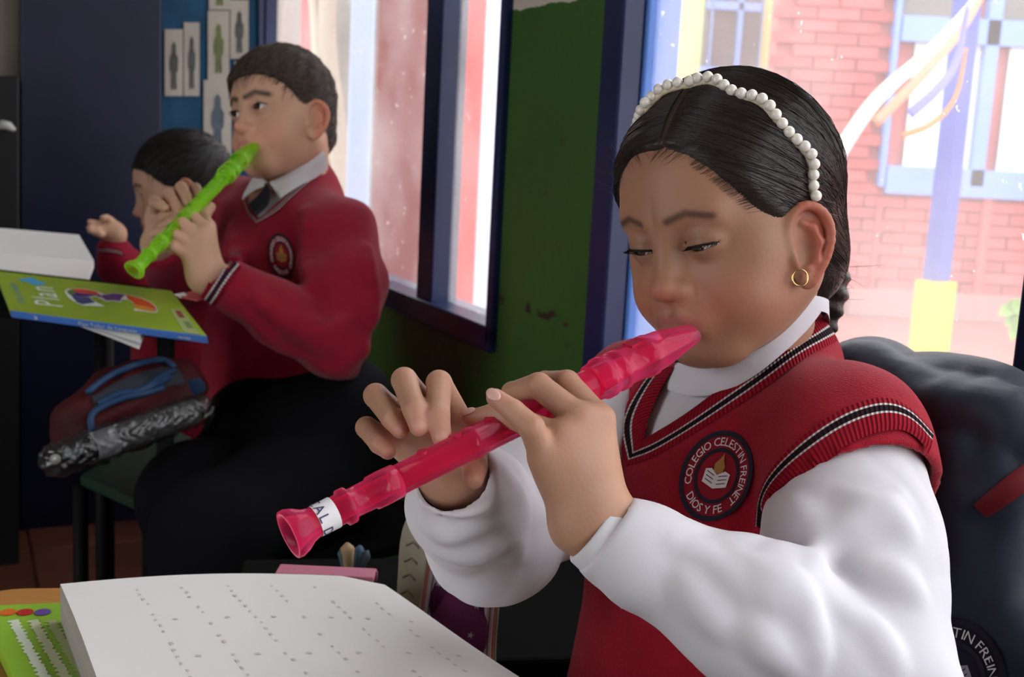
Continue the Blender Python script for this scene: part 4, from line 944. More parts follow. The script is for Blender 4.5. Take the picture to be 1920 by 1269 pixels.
for r in [[(800, 985), (850, 1000), (920, 975)], [(820, 1030), (890, 1040), (950, 1005)], [(940, 960), (965, 1000), (975, 1050)], [(860, 955), (910, 930), (940, 935)], [(930, 880), (960, 920), (985, 990)]]:
    q = hit(srf, spl(r, 6)); sr.u(chain(q - grad(srf, q) * .0035, [.004, .0056, .0064, .0064, .0056, .004], .01), .008)
sr.disp(wr); wd2 = unit(WR - V(900, 975, .82)); sr.inter(lambda P: (P - WR) @ wd2 - .004, .002); sr.sub(rc(WR - wd2 * .05, WR + wd2 * .05, .0235), .002)
sdf_obj('sleeve', sr, *bounds([SR, ER, WR], .07), .0028, M_shirt, girl)
# band collar round the neck
nbig = lambda P: smin(g_neck(P) - .0075, shirt(P) - .001, .02)
co_lo = [(1225, 712), (1256, 732), (1300, 742), (1352, 736), (1412, 706), (1468, 662), (1512, 620), (1540, 585)]; co_hi = [(1258, 672), (1278, 682), (1305, 690), (1345, 688), (1395, 666), (1450, 622), (1492, 582), (1522, 550)]
px_band('collar', nbig, co_lo, co_hi, M_shirt, blouse, 60, .0, .002)
def neck_back(p, q, f, off, n=26):
    """carry a collar edge from pixel point p round the nape to pixel point q"""
    A_, B_ = hit(f, [p, q]); g = lambda X: (math.atan2((X - gN) @ gL, (X - gN) @ gF), np.hypot((X - gN) @ gL, (X - gN) @ gF), X[2]); a0, r0, z0 = g(A_); a1, r1, z1 = g(B_)
    if a1 < a0: a1 += 2 * math.pi
    t = np.linspace(0, 1, n)[:, None]; an = a0 + (a1 - a0) * t; P_ = gN + (gF * np.cos(an) + gL * np.sin(an)) * np.maximum(r0 + (r1 - r0) * t, .05); P_[:, 2] = (z0 + (z1 - z0) * t + .010 * np.sin(t * math.pi))[:, 0]
    return snap(f, P_, off)
ribbon('collar', neck_back((1532, 582), (1240, 712), nbig, .002), neck_back((1520, 552), (1264, 676), nbig, .002), M_shirt, blouse)
pink = recorder('translucent pink recorder held in the hands of the girl', V(1296, 625, .782), V(541, 1003, .645), M_pink, M_pinkh, 1.0, 'CAL D')
# ------------------------------------------------------------------ the boy with the green recorder
bM = frame(38, 1, -5); bC = V(539, 220, 1.78); bS = .965
B_HU, B_HL, B_DZ = .0050, .0040, 0.
bh0 = head_sdf(B_HU, B_HL, .94, B_DZ, (0, .024, -.012), .92, 1.15, .90)
def to_b(P): t = P.dtype; return (P - bC.astype(t)) @ bM.astype(t) / t.type(bS)
def bw(p): return bC + np.asarray(p) @ bM.T * bS
_t = math.radians(48); bF = cdir(-math.sin(_t), 0, math.cos(_t)); bF[2] = 0; bF = unit(bF); bL = np.cross(ZV, bF)
if np.dot(bL, RT) < 0: bL = -bL
bN = V(553, 345, 1.83)
bSL = V(640, 438, 1.74); bEL = V(622, 640, 1.67); bWL = V(408, 522, 1.615)
bSR = V(452, 395, 1.93); bER = V(372, 560, 1.88); bWR = V(302, 462, 1.745)
b_neck = S().u(rc(bw((0, -.018, -.045)), bN - ZV * .015, .046, .050))
b_head = lambda P: smin(bh0(to_b(P)) * bS, b_neck(P), .022)
b_skin = lambda P: face_col(to_b(P), (.58, .33, .225), (.50, .18, .15), (.028, .017, .012), (.62, .20, .12), [(.009, .0170), (.026, .0225), (.044, .0165)], .0044)
def z6(x, y, d): return V(220 + x / 4.093, 250 + y / 4.093, d)
blh = hand_sdf(None, [
    ([z6(690, 745, 1.605), z6(590, 650, 1.615), z6(500, 640, 1.63), z6(440, 650, 1.64)], [.0095, .0085, .0076, .0064], V(392, 508, 1.615), .0150),
    ([z6(645, 800, 1.600), z6(500, 690, 1.600), z6(410, 690, 1.612), z6(340, 720, 1.622)], [.0095, .0085, .0076, .0064], V(388, 514, 1.612), .0155),
    ([z6(595, 860, 1.600), z6(440, 775, 1.592), z6(350, 760, 1.600), z6(268, 770, 1.608)], [.0092, .0082, .0072, .0060], V(382, 520, 1.612), .0150),
    ([z6(540, 930, 1.600), z6(430, 870, 1.588), z6(370, 845, 1.590), z6(308, 828, 1.594)], [.0085, .0075, .0066, .0055], V(376, 524, 1.614), .0140),
    ([z6(690, 720, 1.635), z6(660, 640, 1.665), z6(715, 565, 1.672)], [.0110, .0090, .0075], V(394, 505, 1.62), .0150),
], .009)
blh.u(rc(V(386, 515, 1.615), V(430, 545, 1.62), .0240, .025), .012)
brh = hand_sdf(None, [
    ([z6(500, 520, 1.725), z6(600, 425, 1.705), z6(625, 470, 1.680), z6(620, 500, 1.672)], [.0090, .0085, .0075, .0065], V(300, 452, 1.74), .014),
    ([z6(440, 540, 1.725), z6(490, 415, 1.695), z6(525, 480, 1.668), z6(545, 535, 1.655)], [.0090, .0088, .0080, .0068], V(296, 455, 1.74), .014),
    ([z6(370, 570, 1.72), z6(395, 465, 1.685), z6(440, 545, 1.655), z6(468, 595, 1.643)], [.0090, .0088, .0080, .0068], V(292, 458, 1.738), .014),
    ([z6(300, 620, 1.71), z6(285, 520, 1.675), z6(330, 550, 1.650), z6(365, 572, 1.643)], [.0085, .0080, .0070, .0060], V(288, 462, 1.735), .014),
    ([z6(330, 700, 1.70), z6(360, 640, 1.67), z6(420, 620, 1.655)], [.0105, .0090, .0075], V(296, 460, 1.735), .014),
], .009)
brh.u(rc(V(296, 456, 1.738), V(318, 495, 1.78), .021, .024), .012).u(ell(z6(330, 640, 1.722), (.022, .02, .022)), .012)
hip1, kn1, an1 = V(612, 880, 1.80), V(392, 1000, 1.50), V(395, 1490, 1.50)
hip0, kn0, an0 = V(520, 870, 1.93), V(360, 930, 1.68), V(350, 1330, 1.68)
an1[2] = an0[2] = .085
def b_core(P): return smin(chain([bWL, bEL, bSL, bN - ZV * .06, bSR, bER, bWR], [.024, .035, .04, .06, .04, .035, .024], .02)(P), smin(rc(bN - ZV * .06, bN - ZV * .46, .08, .085)(P), smin(chain([hip1, kn1, an1], [.06, .045, .035])(P), chain([hip0, kn0, an0], [.06, .045, .035])(P), .02), .04), .05)
_cor = [bw((x, y, z)) for x in (-.105, .105) for y in (-.11, .12) for z in (-.12, .12)]
bhc = lambda v: np.tile((.56, .325, .22), (len(v), 1))
boy = build_body('person', [
    (b_head, *bounds(_cor, 0), .0017, b_skin),
    (blh, *bounds([z6(690, 745, 1.6), z6(268, 770, 1.6), z6(540, 930, 1.585), z6(720, 560, 1.68), V(430, 545, 1.62)], .03), .0018, bhc),
    (brh, *bounds([z6(620, 425, 1.7), z6(285, 520, 1.64), z6(400, 720, 1.72), V(318, 495, 1.78)], .03), .0018, bhc),
    (b_core, *bounds([bEL, bSL, bSR, bWR, bWL, bN - ZV * .5, an1, an0, kn1, hip1], .1), .011, bhc)], b_skin, M_skin_b)
tag(boy, 'boy in red sweater and black trousers playing a green recorder', 'person')
add_eyes(bC, bM, bS, eye_mat('eye_dark', (.030, .016, .010)), M_lash, boy, (-.10, 1, .0), B_HU, B_HL, B_DZ)
# short hair
ZB = np.array([-.2, -.075, -.060, -.040, -.026, -.015, .000, .015, .030, .042, .050, .054, .2]); YB = np.array([-.06, -.052, -.042, -.026, -.010, .026, .031, .040, .052, .066, .080, .12, .2])
def hair_b0(h):
    q = np.stack([np.abs(h[:, 0]), h[:, 1], h[:, 2]], 1)
    d = smin(ell((0, .002, .030), (.0765, .0835, .0830))(q), ell((0, .024, .042), (.0620, .0690, .0540))(q), .02)
    d = smin(d, ell((0, -.036, -.03), (.050, .040, .036))(q), .03)
    d = smax(d, (h[:, 1] - np.interp(h[:, 2], ZB, YB)) * .75, .006)
    d = smax(d, -ell((.080, .008, -.022), (.020, .024, .030))(q), .006)
    return d + .0012 * np.sin(h[:, 0] * 260 + 2 * np.sin(h[:, 2] * 90)) * np.sin(h[:, 1] * 210 + h[:, 2] * 120)
b_hair = lambda P: hair_b0(to_b(P)) * bS
_cor = [bw((x, y, z)) for x in (-.09, .09) for y in (-.11, .11) for z in (-.09, .125)]
sdf_obj('hair', b_hair, *bounds(_cor, 0), .0024, M_hair_b, boy)
def short_strands(f0, W, n, k=6, ln=.30, flow=(0, .9, -.35)):
    D = RNG.normal(size=(n * 3, 3)); D[:, 2] += .25; D /= np.linalg.norm(D, axis=1)[:, None]
    P = surf_ray(f0, D); D = D[np.abs(P[:, 1] * 0 + f0(P + D * .0005)) < .004][:n]; n = len(D); P = surf_ray(f0, D)
    ok = np.linalg.norm(P - np.array([0, -.012, .02]), axis=1) > .055; D = D[ok]; n = len(D)
    fl = np.asarray(flow) + RNG.normal(size=(n, 3)) * .28; E = D + fl * ln * (.6 + .7 * RNG.random((n, 1))); E /= np.linalg.norm(E, axis=1)[:, None]
    t = np.linspace(0, 1, k)[None, :, None]; Q = D[:, None] * (1 - t) + E[:, None] * t; Q /= np.linalg.norm(Q, axis=2)[..., None]
    S_ = surf_ray(f0, Q.reshape(-1, 3)).reshape(n, k, 3); r0 = np.linalg.norm(S_[:, :1] - np.array([0, -.012, .02]), axis=2); 
    r = np.linalg.norm(S_ - np.array([0, -.012, .02]), axis=2); r = np.maximum(r, r0 * .965)
    X = np.array([0, -.012, .02]) + Q * (r[..., None] + .0005 + .0028 * t * RNG.random((n, 1, 1)))
    return W(X.reshape(-1, 3)).reshape(n, k, 3)
strands_mesh('hair_strands', short_strands(hair_b0, bw, 4200), .00050, M_strand_b, boy)['kind'] = 'stuff'
# sweater
RB = np.stack([bL, bF, ZV], 1); bud = unit(bEL - bSL)
bt = S()
bt.u(ell(bN - ZV * .16 + bF * .02, (.150, .105, .170), RB))
bt.u(rc(bN - ZV * .052 + bL * .03, bSL - ZV * .004, .060, .047), .04).u(rc(bN - ZV * .055 - bL * .03, bSR, .058, .054), .05)
bt.u(rc(bN - ZV * .07 - bF * .02, bN - ZV * .002 - bF * .012, .060, .056), .03)
bt.u(ell(bN - ZV * .30 + bF * .02, (.145, .115, .10), RB), .06)
sweater = S().u(bt)
sweater.u(chain([bSL, V(650, 530, 1.70), bEL], [.048, .053, .050], .03), .035).u(chain([bEL, V(520, 585, 1.64), bWL], [.050, .043, .033], .02), .015)
sweater.u(chain([bSR, V(395, 490, 1.91), bER], [.05, .05, .046], .02), .02).u(chain([bER, V(330, 510, 1.81), bWR], [.046, .04, .032], .02), .018)
sw0 = S(); sw0.ops = list(sweater.ops)
for r in [[(575, 400), (572, 470), (580, 540)], [(690, 470), (700, 540), (690, 610)], [(560, 600), (610, 620), (655, 600)], [(640, 690), (690, 650), (720, 590)], [(480, 560), (540, 610), (600, 650)], [(660, 560), (700, 600), (730, 620)], [(600, 690), (650, 700), (700, 690)], [(470, 600), (520, 645), (570, 670)], [(430, 430), (440, 490), (430, 540)]]:
    q = hit(sw0, spl(r, 6)); sweater.u(chain(q - grad(sw0, q) * .002, [.004, .006, .007, .007, .006, .004], .01), .018)
sweater.disp(lambda P: .0022 * np.sin(P[:, 2] * 60 + 2.5 * np.sin(P[:, 0] * 26 + P[:, 1] * 20)) * np.sin(P[:, 0] * 30 + P[:, 1] * 12))
wdb = unit(bWL - V(520, 585, 1.64)); wcut = unit(cdir(-70, 75, 12))
sweater.sub(lambda P: np.maximum(-((P - bWL) @ wcut) , np.linalg.norm(P - bWL, axis=1) - .08), .002)
sweater.sub(rc(bWL - wdb * .05, bWL + wdb * .06, .0275), .002)
wcr = unit(bWR - V(330, 510, 1.81)); sweater.sub(lambda P: np.maximum(-((P - bWR) @ wcr), np.linalg.norm(P - bWR, axis=1) - .07), .002)
v_in = [(627, 318), (604, 312), (575, 330), (540, 362), (512, 388), (487, 405), (472, 408)]
bv_out = [(632, 330), (610, 322), (580, 342), (546, 374), (518, 400), (494, 418), (478, 420)]
b_poly = np.array([(606, 300), (575, 330), (540, 360), (512, 386), (484, 408), (470, 395), (462, 375), (470, 340), (500, 300), (560, 280)], float)
bkeep = lambda v: ~(inpoly(proj(v)[:, :2], b_poly) & (proj(v)[:, 2] < 1.86)) & (v[:, 2] > bN[2] - .355)
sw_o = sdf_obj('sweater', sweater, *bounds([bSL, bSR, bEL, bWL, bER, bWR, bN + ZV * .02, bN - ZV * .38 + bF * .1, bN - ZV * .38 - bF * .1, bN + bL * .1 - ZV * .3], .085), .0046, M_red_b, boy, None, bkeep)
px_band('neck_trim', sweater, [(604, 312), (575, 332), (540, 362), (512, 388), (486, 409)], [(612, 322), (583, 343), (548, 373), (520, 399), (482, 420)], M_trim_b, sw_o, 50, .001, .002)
px_band('neck_trim', sweater, [(464, 376), (472, 394), (486, 409)], [(457, 380), (466, 402), (482, 420)], M_trim_b, sw_o, 20, .001, .002)
px_band('cuff_stripes', sweater, [(414, 478), (398, 500), (381, 522), (366, 545)], [(452, 500), (436, 522), (420, 546), (402, 572)], M_trim_b, sw_o, 40, .0015, .001)
badge(sweater, (529, 480), (24, 4), (-3, -40), sw_o, M_red_t, M_gold_t, .002)
# shirt, collar and tie
bsh = sdf_obj('shirt', lambda P: bt(P) + .006, bN - np.array([.16, .16, .22]), bN + np.array([.16, .16, .05]), .005, M_shirt, boy)
nb2 = lambda P: smin(b_neck(P) - .010, bt(P) - .002, .02)
px_band('collar', nb2, [(604, 282), (580, 300), (548, 320), (522, 336), (508, 342)], [(608, 316), (590, 334), (556, 356), (530, 372), (522, 368)], M_shirt, bsh, 40, .004, .003)
px_band('collar', nb2, [(484, 330), (496, 336), (506, 343)], [(457, 378), (476, 362), (498, 352)], M_shirt, bsh, 24, .004, .003)
px_band('tie', nb2, [(504, 346), (488, 366), (470, 384)], [(510, 360), (506, 386), (484, 408)], mat('black_tie', (.012, .012, .018), rough=.6), bsh, 24, .004, .003)
# trousers and shoes
tro = S().u(ell(V(575, 790, 1.84), (.150, .150, .12))).u(chain([hip1, kn1, an1], [.095, .072, .058], .03), .04).u(chain([hip0, kn0, an0], [.095, .070, .056], .03), .03)
tro.disp(lambda P: .003 * np.sin(P[:, 2] * 40 + 3 * np.sin(P[:, 0] * 20)))
M_trou = mat('black_trousers', (.0065, .0065, .008), rough=.9, spec=.08, bump=.2, bscale=200)
sdf_obj('trousers', tro, *bounds([hip1, kn1, an1, hip0, kn0, an0, V(575, 790, 1.84)], .16), .008, M_trou, boy)
for an in (an1, an0):
    c = np.array([an[0], an[1], .045]); fo = S().u(ell(c + bF * .06, (.04, .04, .04))).u(rc(c, c + bF * .11 - ZV * .008, .040, .036), .02).u(rc(c, c + ZV * .05, .04, .04), .02).inter(lambda P: .008 - P[:, 2])
    sdf_obj('shoe', fo, *bounds([c, c + bF * .13], .07), .006, mat('black_leather', (.01, .01, .01), rough=.3), boy)
recorder('translucent green recorder held in the hands of the boy', V(478, 272, 1.705), V(250, 508, 1.545), M_green, M_greenh, 1.0)
# ------------------------------------------------------------------ the child behind, bent over a desk
cM = frame(78, 14, 4); cC = V(345, 352, 2.28); to_c = lambda P: (P - cC.astype(P.dtype)) @ cM.astype(P.dtype); cw = lambda p: cC + np.asarray(p) @ cM.T
ch0 = head_sdf(.003, .003, 1.05, 0., (0, .010, -.010)); cN = V(372, 452, 2.36)
cF = cdir(-.9, 0, .35); cF[2] = 0; cF = unit(cF); cL = np.cross(ZV, cF)
c_head = lambda P: smin(ch0(to_c(P)), rc(cw((0, -.018, -.045)), cN - ZV * .03, .042, .046)(P), .02)
z1 = lambda x, y, d: V(x / 1.922, y / 1.922, d)
cel, cwr = V(250, 520, 2.20), V(212, 452, 2.16)
chd = hand_sdf(None, [([z1(372, 810, 2.15), z1(345, 806, 2.13), z1(325, 800, 2.12)], [.0075, .0065, .0055], V(218, 436, 2.16), .013), ([z1(370, 822, 2.14), z1(345, 822, 2.12), z1(322, 820, 2.11)], [.0075, .0065, .0055], V(218, 438, 2.155), .013), ([z1(370, 832, 2.14), z1(348, 836, 2.12), z1(326, 833, 2.11)], [.0075, .0065, .0055], V(216, 440, 2.15), .013), ([z1(378, 842, 2.14), z1(360, 845, 2.12), z1(345, 842, 2.12)], [.007, .006, .005], V(214, 442, 2.15), .012), ([z1(395, 795, 2.15), z1(385, 785, 2.13), z1(370, 785, 2.12)], [.0075, .0065, .0055], V(220, 436, 2.16), .012)], .008)
chd.u(rc(V(214, 438, 2.155), V(216, 470, 2.17), .018, .02), .01)
csk = lambda v: face_col(to_c(v), (.50, .29, .20), (.42, .15, .12), (.03, .02, .016), (.5, .17, .11), [(.011, .019), (.026, .0235), (.043, .018)])
_cor = [cw((x, y, z)) for x in (-.1, .1) for y in (-.11, .115) for z in (-.12, .12)]
c_core = lambda P: smin(chain([cwr, cel, V(320, 480, 2.32), cN - ZV * .06], [.022, .03, .035, .05], .02)(P), rc(cN - ZV * .06, cN - ZV * .5, .07, .08)(P), .04)
kid = build_body('person', [(c_head, *bounds(_cor, 0), .0026, csk), (chd, *bounds([z1(322, 800, 2.11), z1(378, 845, 2.16), V(216, 470, 2.17)], .028), .0026, bhc), (c_core, *bounds([cwr, cel, cN - ZV * .5, cN + cL * .1], .09), .012, bhc)], csk, M_skin_b)
tag(kid, 'dark-haired child in red sweater half hidden behind the green recorder', 'person')
def hair_c0(h):
    q = np.stack([np.abs(h[:, 0]), h[:, 1], h[:, 2]], 1)
    d = smin(ell((0, -.006, .030), (.0780, .0940, .0820))(q), ell((0, -.045, -.03), (.058, .045, .045))(q), .03)
    d = smax(d, (h[:, 1] - np.interp(h[:, 2], ZB, YB)) * .75, .006); return smax(d, -ell((.080, -.004, -.022), (.018, .022, .028))(q), .006)
M_hair_c = mat('hair_dark', (.012, .010, .010), rough=.6, bump=.8, bscale=160)
_cor = [cw((x, y, z)) for x in (-.09, .09) for y in (-.11, .11) for z in (-.09, .125)]
sdf_obj('hair', lambda P: hair_c0(to_c(P)), *bounds(_cor, 0), .004, M_hair_c, kid)
strands_mesh('hair_strands', short_strands(hair_c0, cw, 1600), .0006, mat('hair_strand_dark', (.018, .014, .013), rough=.5), kid)['kind'] = 'stuff'
RCc = np.stack([cL, cF, ZV], 1)
cs = S().u(ell(cN - ZV * .18 + cF * .03, (.135, .10, .17), RCc)).u(rc(cN - ZV * .05 + cL * .12, cN - ZV * .05 - cL * .12, .055), .05).u(ell(cN - ZV * .36 + cF * .03, (.13, .11, .16), RCc), .06)
cs.u(chain([cN - ZV * .06 + cL * .11, V(300, 520, 2.26), cel], [.05, .048, .045], .02), .02).u(chain([cel, V(222, 496, 2.17), V(213, 470, 2.165)], [.045, .036, .030], .02), .015)
cs.disp(lambda P: .002 * np.sin(P[:, 2] * 60 + 2.5 * np.sin(P[:, 0] * 26)))
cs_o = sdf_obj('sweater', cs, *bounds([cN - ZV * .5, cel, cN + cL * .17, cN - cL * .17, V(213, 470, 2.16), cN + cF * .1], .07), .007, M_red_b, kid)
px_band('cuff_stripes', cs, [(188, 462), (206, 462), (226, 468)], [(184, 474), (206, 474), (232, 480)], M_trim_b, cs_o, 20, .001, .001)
# ------------------------------------------------------------------ the girl's desk and what lies on it
ZT = .640
M_wood = mat('desk_wood', (.52, .24, .065), rough=.45, var=.15, vscale=4, stretch=(1, 14, 1))
M_blackmetal = mat('black_metal', (.007, .007, .008), rough=.6, spec=.12)
def slab(name, pts, z0, z1, m, parent, bevel=.004):
    pts = [np.asarray(p, float) for p in pts]; n = len(pts)
    v = [(p[0], p[1], z0) for p in pts] + [(p[0], p[1], z1) for p in pts]
    f = [tuple(range(n - 1, -1, -1)), tuple(range(n, 2 * n))] + [(i, (i + 1) % n, n + (i + 1) % n, n + i) for i in range(n)]
    area = sum(pts[i][0] * pts[(i + 1) % n][1] - pts[(i + 1) % n][0] * pts[i][1] for i in range(n))
    if area < 0: f = [g[::-1] for g in f]
    m_ = MB(); m_.add(v, f); return m_.build(name, m, parent, bevel=bevel)
a = onz(40, 1100, ZT); b = onz(700, 1092, ZT); e1 = unit(b - a); e2 = np.array([e1[1], -e1[0], 0]); e2 = e2 if e2[1] < 0 else -e2
o_ = a - e1 * .045; DL, DW = .345, .40
desk = empty('school_desk', (*(o_ + e1 * DL / 2 + e2 * DW / 2)[:2], 0), 'wooden desk top with rounded corner in the foreground, under the books', 'desk')
pts = []
for cx, cy, a0 in ((.05, .05, 180), (DL - .05, .05, 270), (DL - .05, DW - .05, 0), (.05, DW - .05, 90)):
    for k in range(7): t_ = math.radians(a0 + 15 * k); pts.append(o_ + e1 * (cx + .05 * math.cos(t_)) + e2 * (cy + .05 * math.sin(t_)))
slab('desk_top', pts, ZT - .022, ZT, M_wood, desk)
for cx in (.05, DL - .05):
    for cy in (.05, DW - .05):
        q = o_ + e1 * cx + e2 * cy; m_ = MB(); m_.tube([(q[0], q[1], 0), (q[0], q[1], ZT - .022)], .012, 10); m_.build('leg', M_blackmetal, desk, True)
m_ = MB()
for cx in (.05, DL - .05): q0 = o_ + e1 * cx + e2 * .05; q1 = o_ + e1 * cx + e2 * (DW - .05); m_.tube([(q0[0], q0[1], .2), (q1[0], q1[1], .2)], .009, 8)
m_.build('foot_rail', M_blackmetal, desk, True)
M_lime = mat('lime_cover', (.30, .55, .045), rough=.35, spec=.4, var=.08, vscale=6); M_page = mat('paper_page', (.90, .87, .86), rough=.8, spec=.1); M_pedge = mat('page_block', (.36, .33, .30), rough=.9, var=.3, vscale=2, stretch=(1, 1, 300))
def textline(name, A, B, up_v, s, m, parent, off):
    """text running from A to B lying on a surface, letter height along up_v"""
    tv, tf, tw = text2d(s); X = (B - A) / tw; n = np.cross(unit(B - A), unit(up_v)); n = n if n[2] > 0 else -n
    return obj(name, [A + X * x + up_v * y + n * off for x, y in tv], tf, m, parent, False)
# lime book under the white one, reaching out of the left edge
g0, g1 = onz(-40, 1135, ZT + .012), onz(330, 1120, ZT + .012); gb = empty('exercise_book', (*g0[:2], ZT), 'lime green book cover with white lines and coloured dots under the white workbook', 'book')
d2 = unit(onz(60, 1269, ZT + .012) - onz(-10, 1135, ZT + .012)) * .26
slab('cover', [g0, g1, g1 + d2, g0 + d2], ZT + .001, ZT + .012, M_lime, gb, .001)
for x, c in ((15, (.75, .16, .03)), (47, (.55, .03, .03)), (80, (.16, .08, .35))):
    q = onz(x, 1148, ZT + .0124); m_ = MB(); m_.tube([q, q + ZV * .0006], .0065, 14); m_.build('printed_dot', mat('dot_ink', c, rough=.5), gb)
for k, (x0, x1, c) in enumerate(((25, 95, (.72, .78, .62)), (62, 135, (.66, .70, .45)), (95, 170, (.42, .48, .22)))):
    A_ = onz(x0, 1162, ZT + .0125); B_ = onz(x1, 1290, ZT + .0125); t_ = np.linspace(0, 1, 70)[:, None]; sd = unit(np.cross(B_ - A_, ZV)); c_ = A_ + (B_ - A_) * t_ + sd * .0008 * np.sin(t_ * 70 + np.sin(t_ * 33) * 2); ww = (.0036 + .0012 * np.sin(t_ * 120))
    ribbon('handwriting', c_ + sd * ww, c_ - sd * ww, mat('white_ink', c, rough=.6), gb)
# white workbook, pages gently curved
TL, TR_ = onz(113, 1100, .682), onz(722, 1086, .678); BR = onz(1040, 1285, .674); BL_ = TL + (BR - TR_) * 1.05; BL_ = TL + unit(onz(178, 1269, .682) - TL) * .26; BR = TR_ + unit(BR - TR_) * .26
wb = empty('workbook', (*((TL + BR) / 2)[:2], ZT + .012), 'white open workbook with faint dotted lines in the foreground', 'book')
NU, NV = 36, 18; P = []
for j in range(NV + 1):
    for i in range(NU + 1):
        u, v = i / NU, j / NV; p = (TL * (1 - u) + TR_ * u) * (1 - v) + (BL_ * (1 - u) + BR * u) * v; p = p.copy(); p[2] += .006 * math.sin(u * 3.0 + .4) * (1 - .4 * v) + .003 * math.sin(v * 4 + u * 2) - .006 * max(0, u - .86) / .14; P.append(p)
P = np.array(P); fc = [(j * (NU + 1) + i, j * (NU + 1) + i + 1, (j + 1) * (NU + 1) + i + 1, (j + 1) * (NU + 1) + i) for j in range(NV) for i in range(NU)]
fc = [f[::-1] for f in fc]; pg = obj('top_page', P, fc, M_page, wb)
low = P.copy(); low[:, 2] = ZT + .0125; vb = np.vstack([P - ZV * .0006, low]); n_ = len(P); per = [i for i in range(NU + 1)] + [(j) * (NU + 1) + NU for j in range(1, NV + 1)] + [NV * (NU + 1) + i for i in range(NU - 1, -1, -1)] + [j * (NU + 1) for j in range(NV - 1, 0, -1)]
obj('page_block', vb, [(per[i], per[(i + 1) % len(per)], per[(i + 1) % len(per)] + n_, per[i] + n_) for i in range(len(per))], M_pedge, wb, False)
def onpage(u, v):
    i = min(NU - 1, max(0, int(u * NU))); j = min(NV - 1, max(0, int(v * NV))); a_, b_ = u * NU - i, v * NV - j; q = lambda jj, ii: P[jj * (NU + 1) + ii]
    return (q(j, i) * (1 - a_) + q(j, i + 1) * a_) * (1 - b_) + (q(j + 1, i) * (1 - a_) + q(j + 1, i + 1) * a_) * b_ + ZV * .0005
m_ink = mat('grey_print', (.64, .61, .62), rough=.8); V_, F_ = [], []
for k in range(6):
    u0 = .20 + k * .13
    for v in np.arange(.12, .95, .040):
        if RNG.random() < .3: continue
        u = u0 + RNG.normal() * .002; du, dv = .0025 + RNG.random() * .002, .005 + RNG.random() * .004; n = len(V_); V_ += [onpage(u - du, v - dv), onpage(u + du, v - dv), onpage(u + du, v + dv), onpage(u - du, v + dv)]; F_.append((n + 3, n + 2, n + 1, n))
    for v in np.arange(.36, .95, .24):
        u = u0 + .05 + RNG.normal() * .01; n = len(V_); V_ += [onpage(u - .006, v - .006), onpage(u + .006, v - .004), onpage(u + .006, v + .006), onpage(u - .006, v + .005)]; F_.append((n + 3, n + 2, n + 1, n))
obj('dotted_print', V_, F_, m_ink, pg, False)['kind'] = 'stuff'
# books behind it
q0, q1 = V(395, 1087, 1.005), V(655, 1074, 1.005); zb_ = (q0[2] + q1[2]) / 2; dd = np.array([.0, -.16, 0])
dd = np.array([.0, -.022, 0]); bk = empty('exercise_book', (*((q0 + q1) / 2)[:2], ZT), 'lime green book lying behind the white workbook', 'book'); slab('cover', [q0, q1, q1 + dd, q0 + dd], ZT + .0005, zb_, M_lime, bk, .001)
q0, q1 = V(525, 1079, 1.02), V(706, 1069, 1.02); zp_ = max(zb_ + .001, (q0[2] + q1[2]) / 2); pk = empty('notebook', (*((q0 + q1) / 2)[:2], ZT), 'pink notebook with ribbed binding behind the white workbook', 'notebook'); M_pinkc = mat('pink_cover', (.62, .20, .30), rough=.5)
slab('cover', [q0, q1, q1 + dd, q0 + dd], zb_ + .0004, zp_ + .005, M_pinkc, pk, .001)
for k in range(7):
    q = V(654 + k * 8.2, 1074 - k * .6, 1.015); m_ = MB(); m_.tube([q + e2 * .000 - e1 * .0, q + np.array([0, .004, -.003]), q + np.array([0, .005, -.010])], .0021, 8); m_.build('binding_rib', mat('pink_rib', (.66, .22, .34), rough=.4), pk, True)
# dark desk beyond with sneakers and a brush pot
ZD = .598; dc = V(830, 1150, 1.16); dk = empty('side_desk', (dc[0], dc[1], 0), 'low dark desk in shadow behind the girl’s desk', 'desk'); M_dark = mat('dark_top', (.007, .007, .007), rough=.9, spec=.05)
X1, X2 = e1 * .20, -e2 * .13
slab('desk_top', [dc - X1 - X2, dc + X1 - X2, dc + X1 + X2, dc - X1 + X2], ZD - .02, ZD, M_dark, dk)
for sx in (-1, 1):
    for sy in (-1, 1): q = dc + X1 * sx * .9 + X2 * sy * .9; m_ = MB(); m_.tube([(q[0], q[1], 0), (q[0], q[1], ZD - .02)], .011, 8); m_.build('leg', M_blackmetal, dk, True)
M_purple = mat('purple_canvas', (.115, .018, .075), rough=.8, var=.2, vscale=30, bump=.3, bscale=500); M_sole = mat('sneaker_sole', (.36, .33, .26), rough=.7, var=.12, vscale=20); M_fox = mat('sneaker_rim', (.52, .46, .46), rough=.6); M_coral = mat('coral_stripe', (.55, .15, .13), rough=.6); M_flow = mat('flower_print', (.42, .36, .40), rough=.8); M_floy = mat('flower_yellow', (.45, .28, .08), rough=.8)
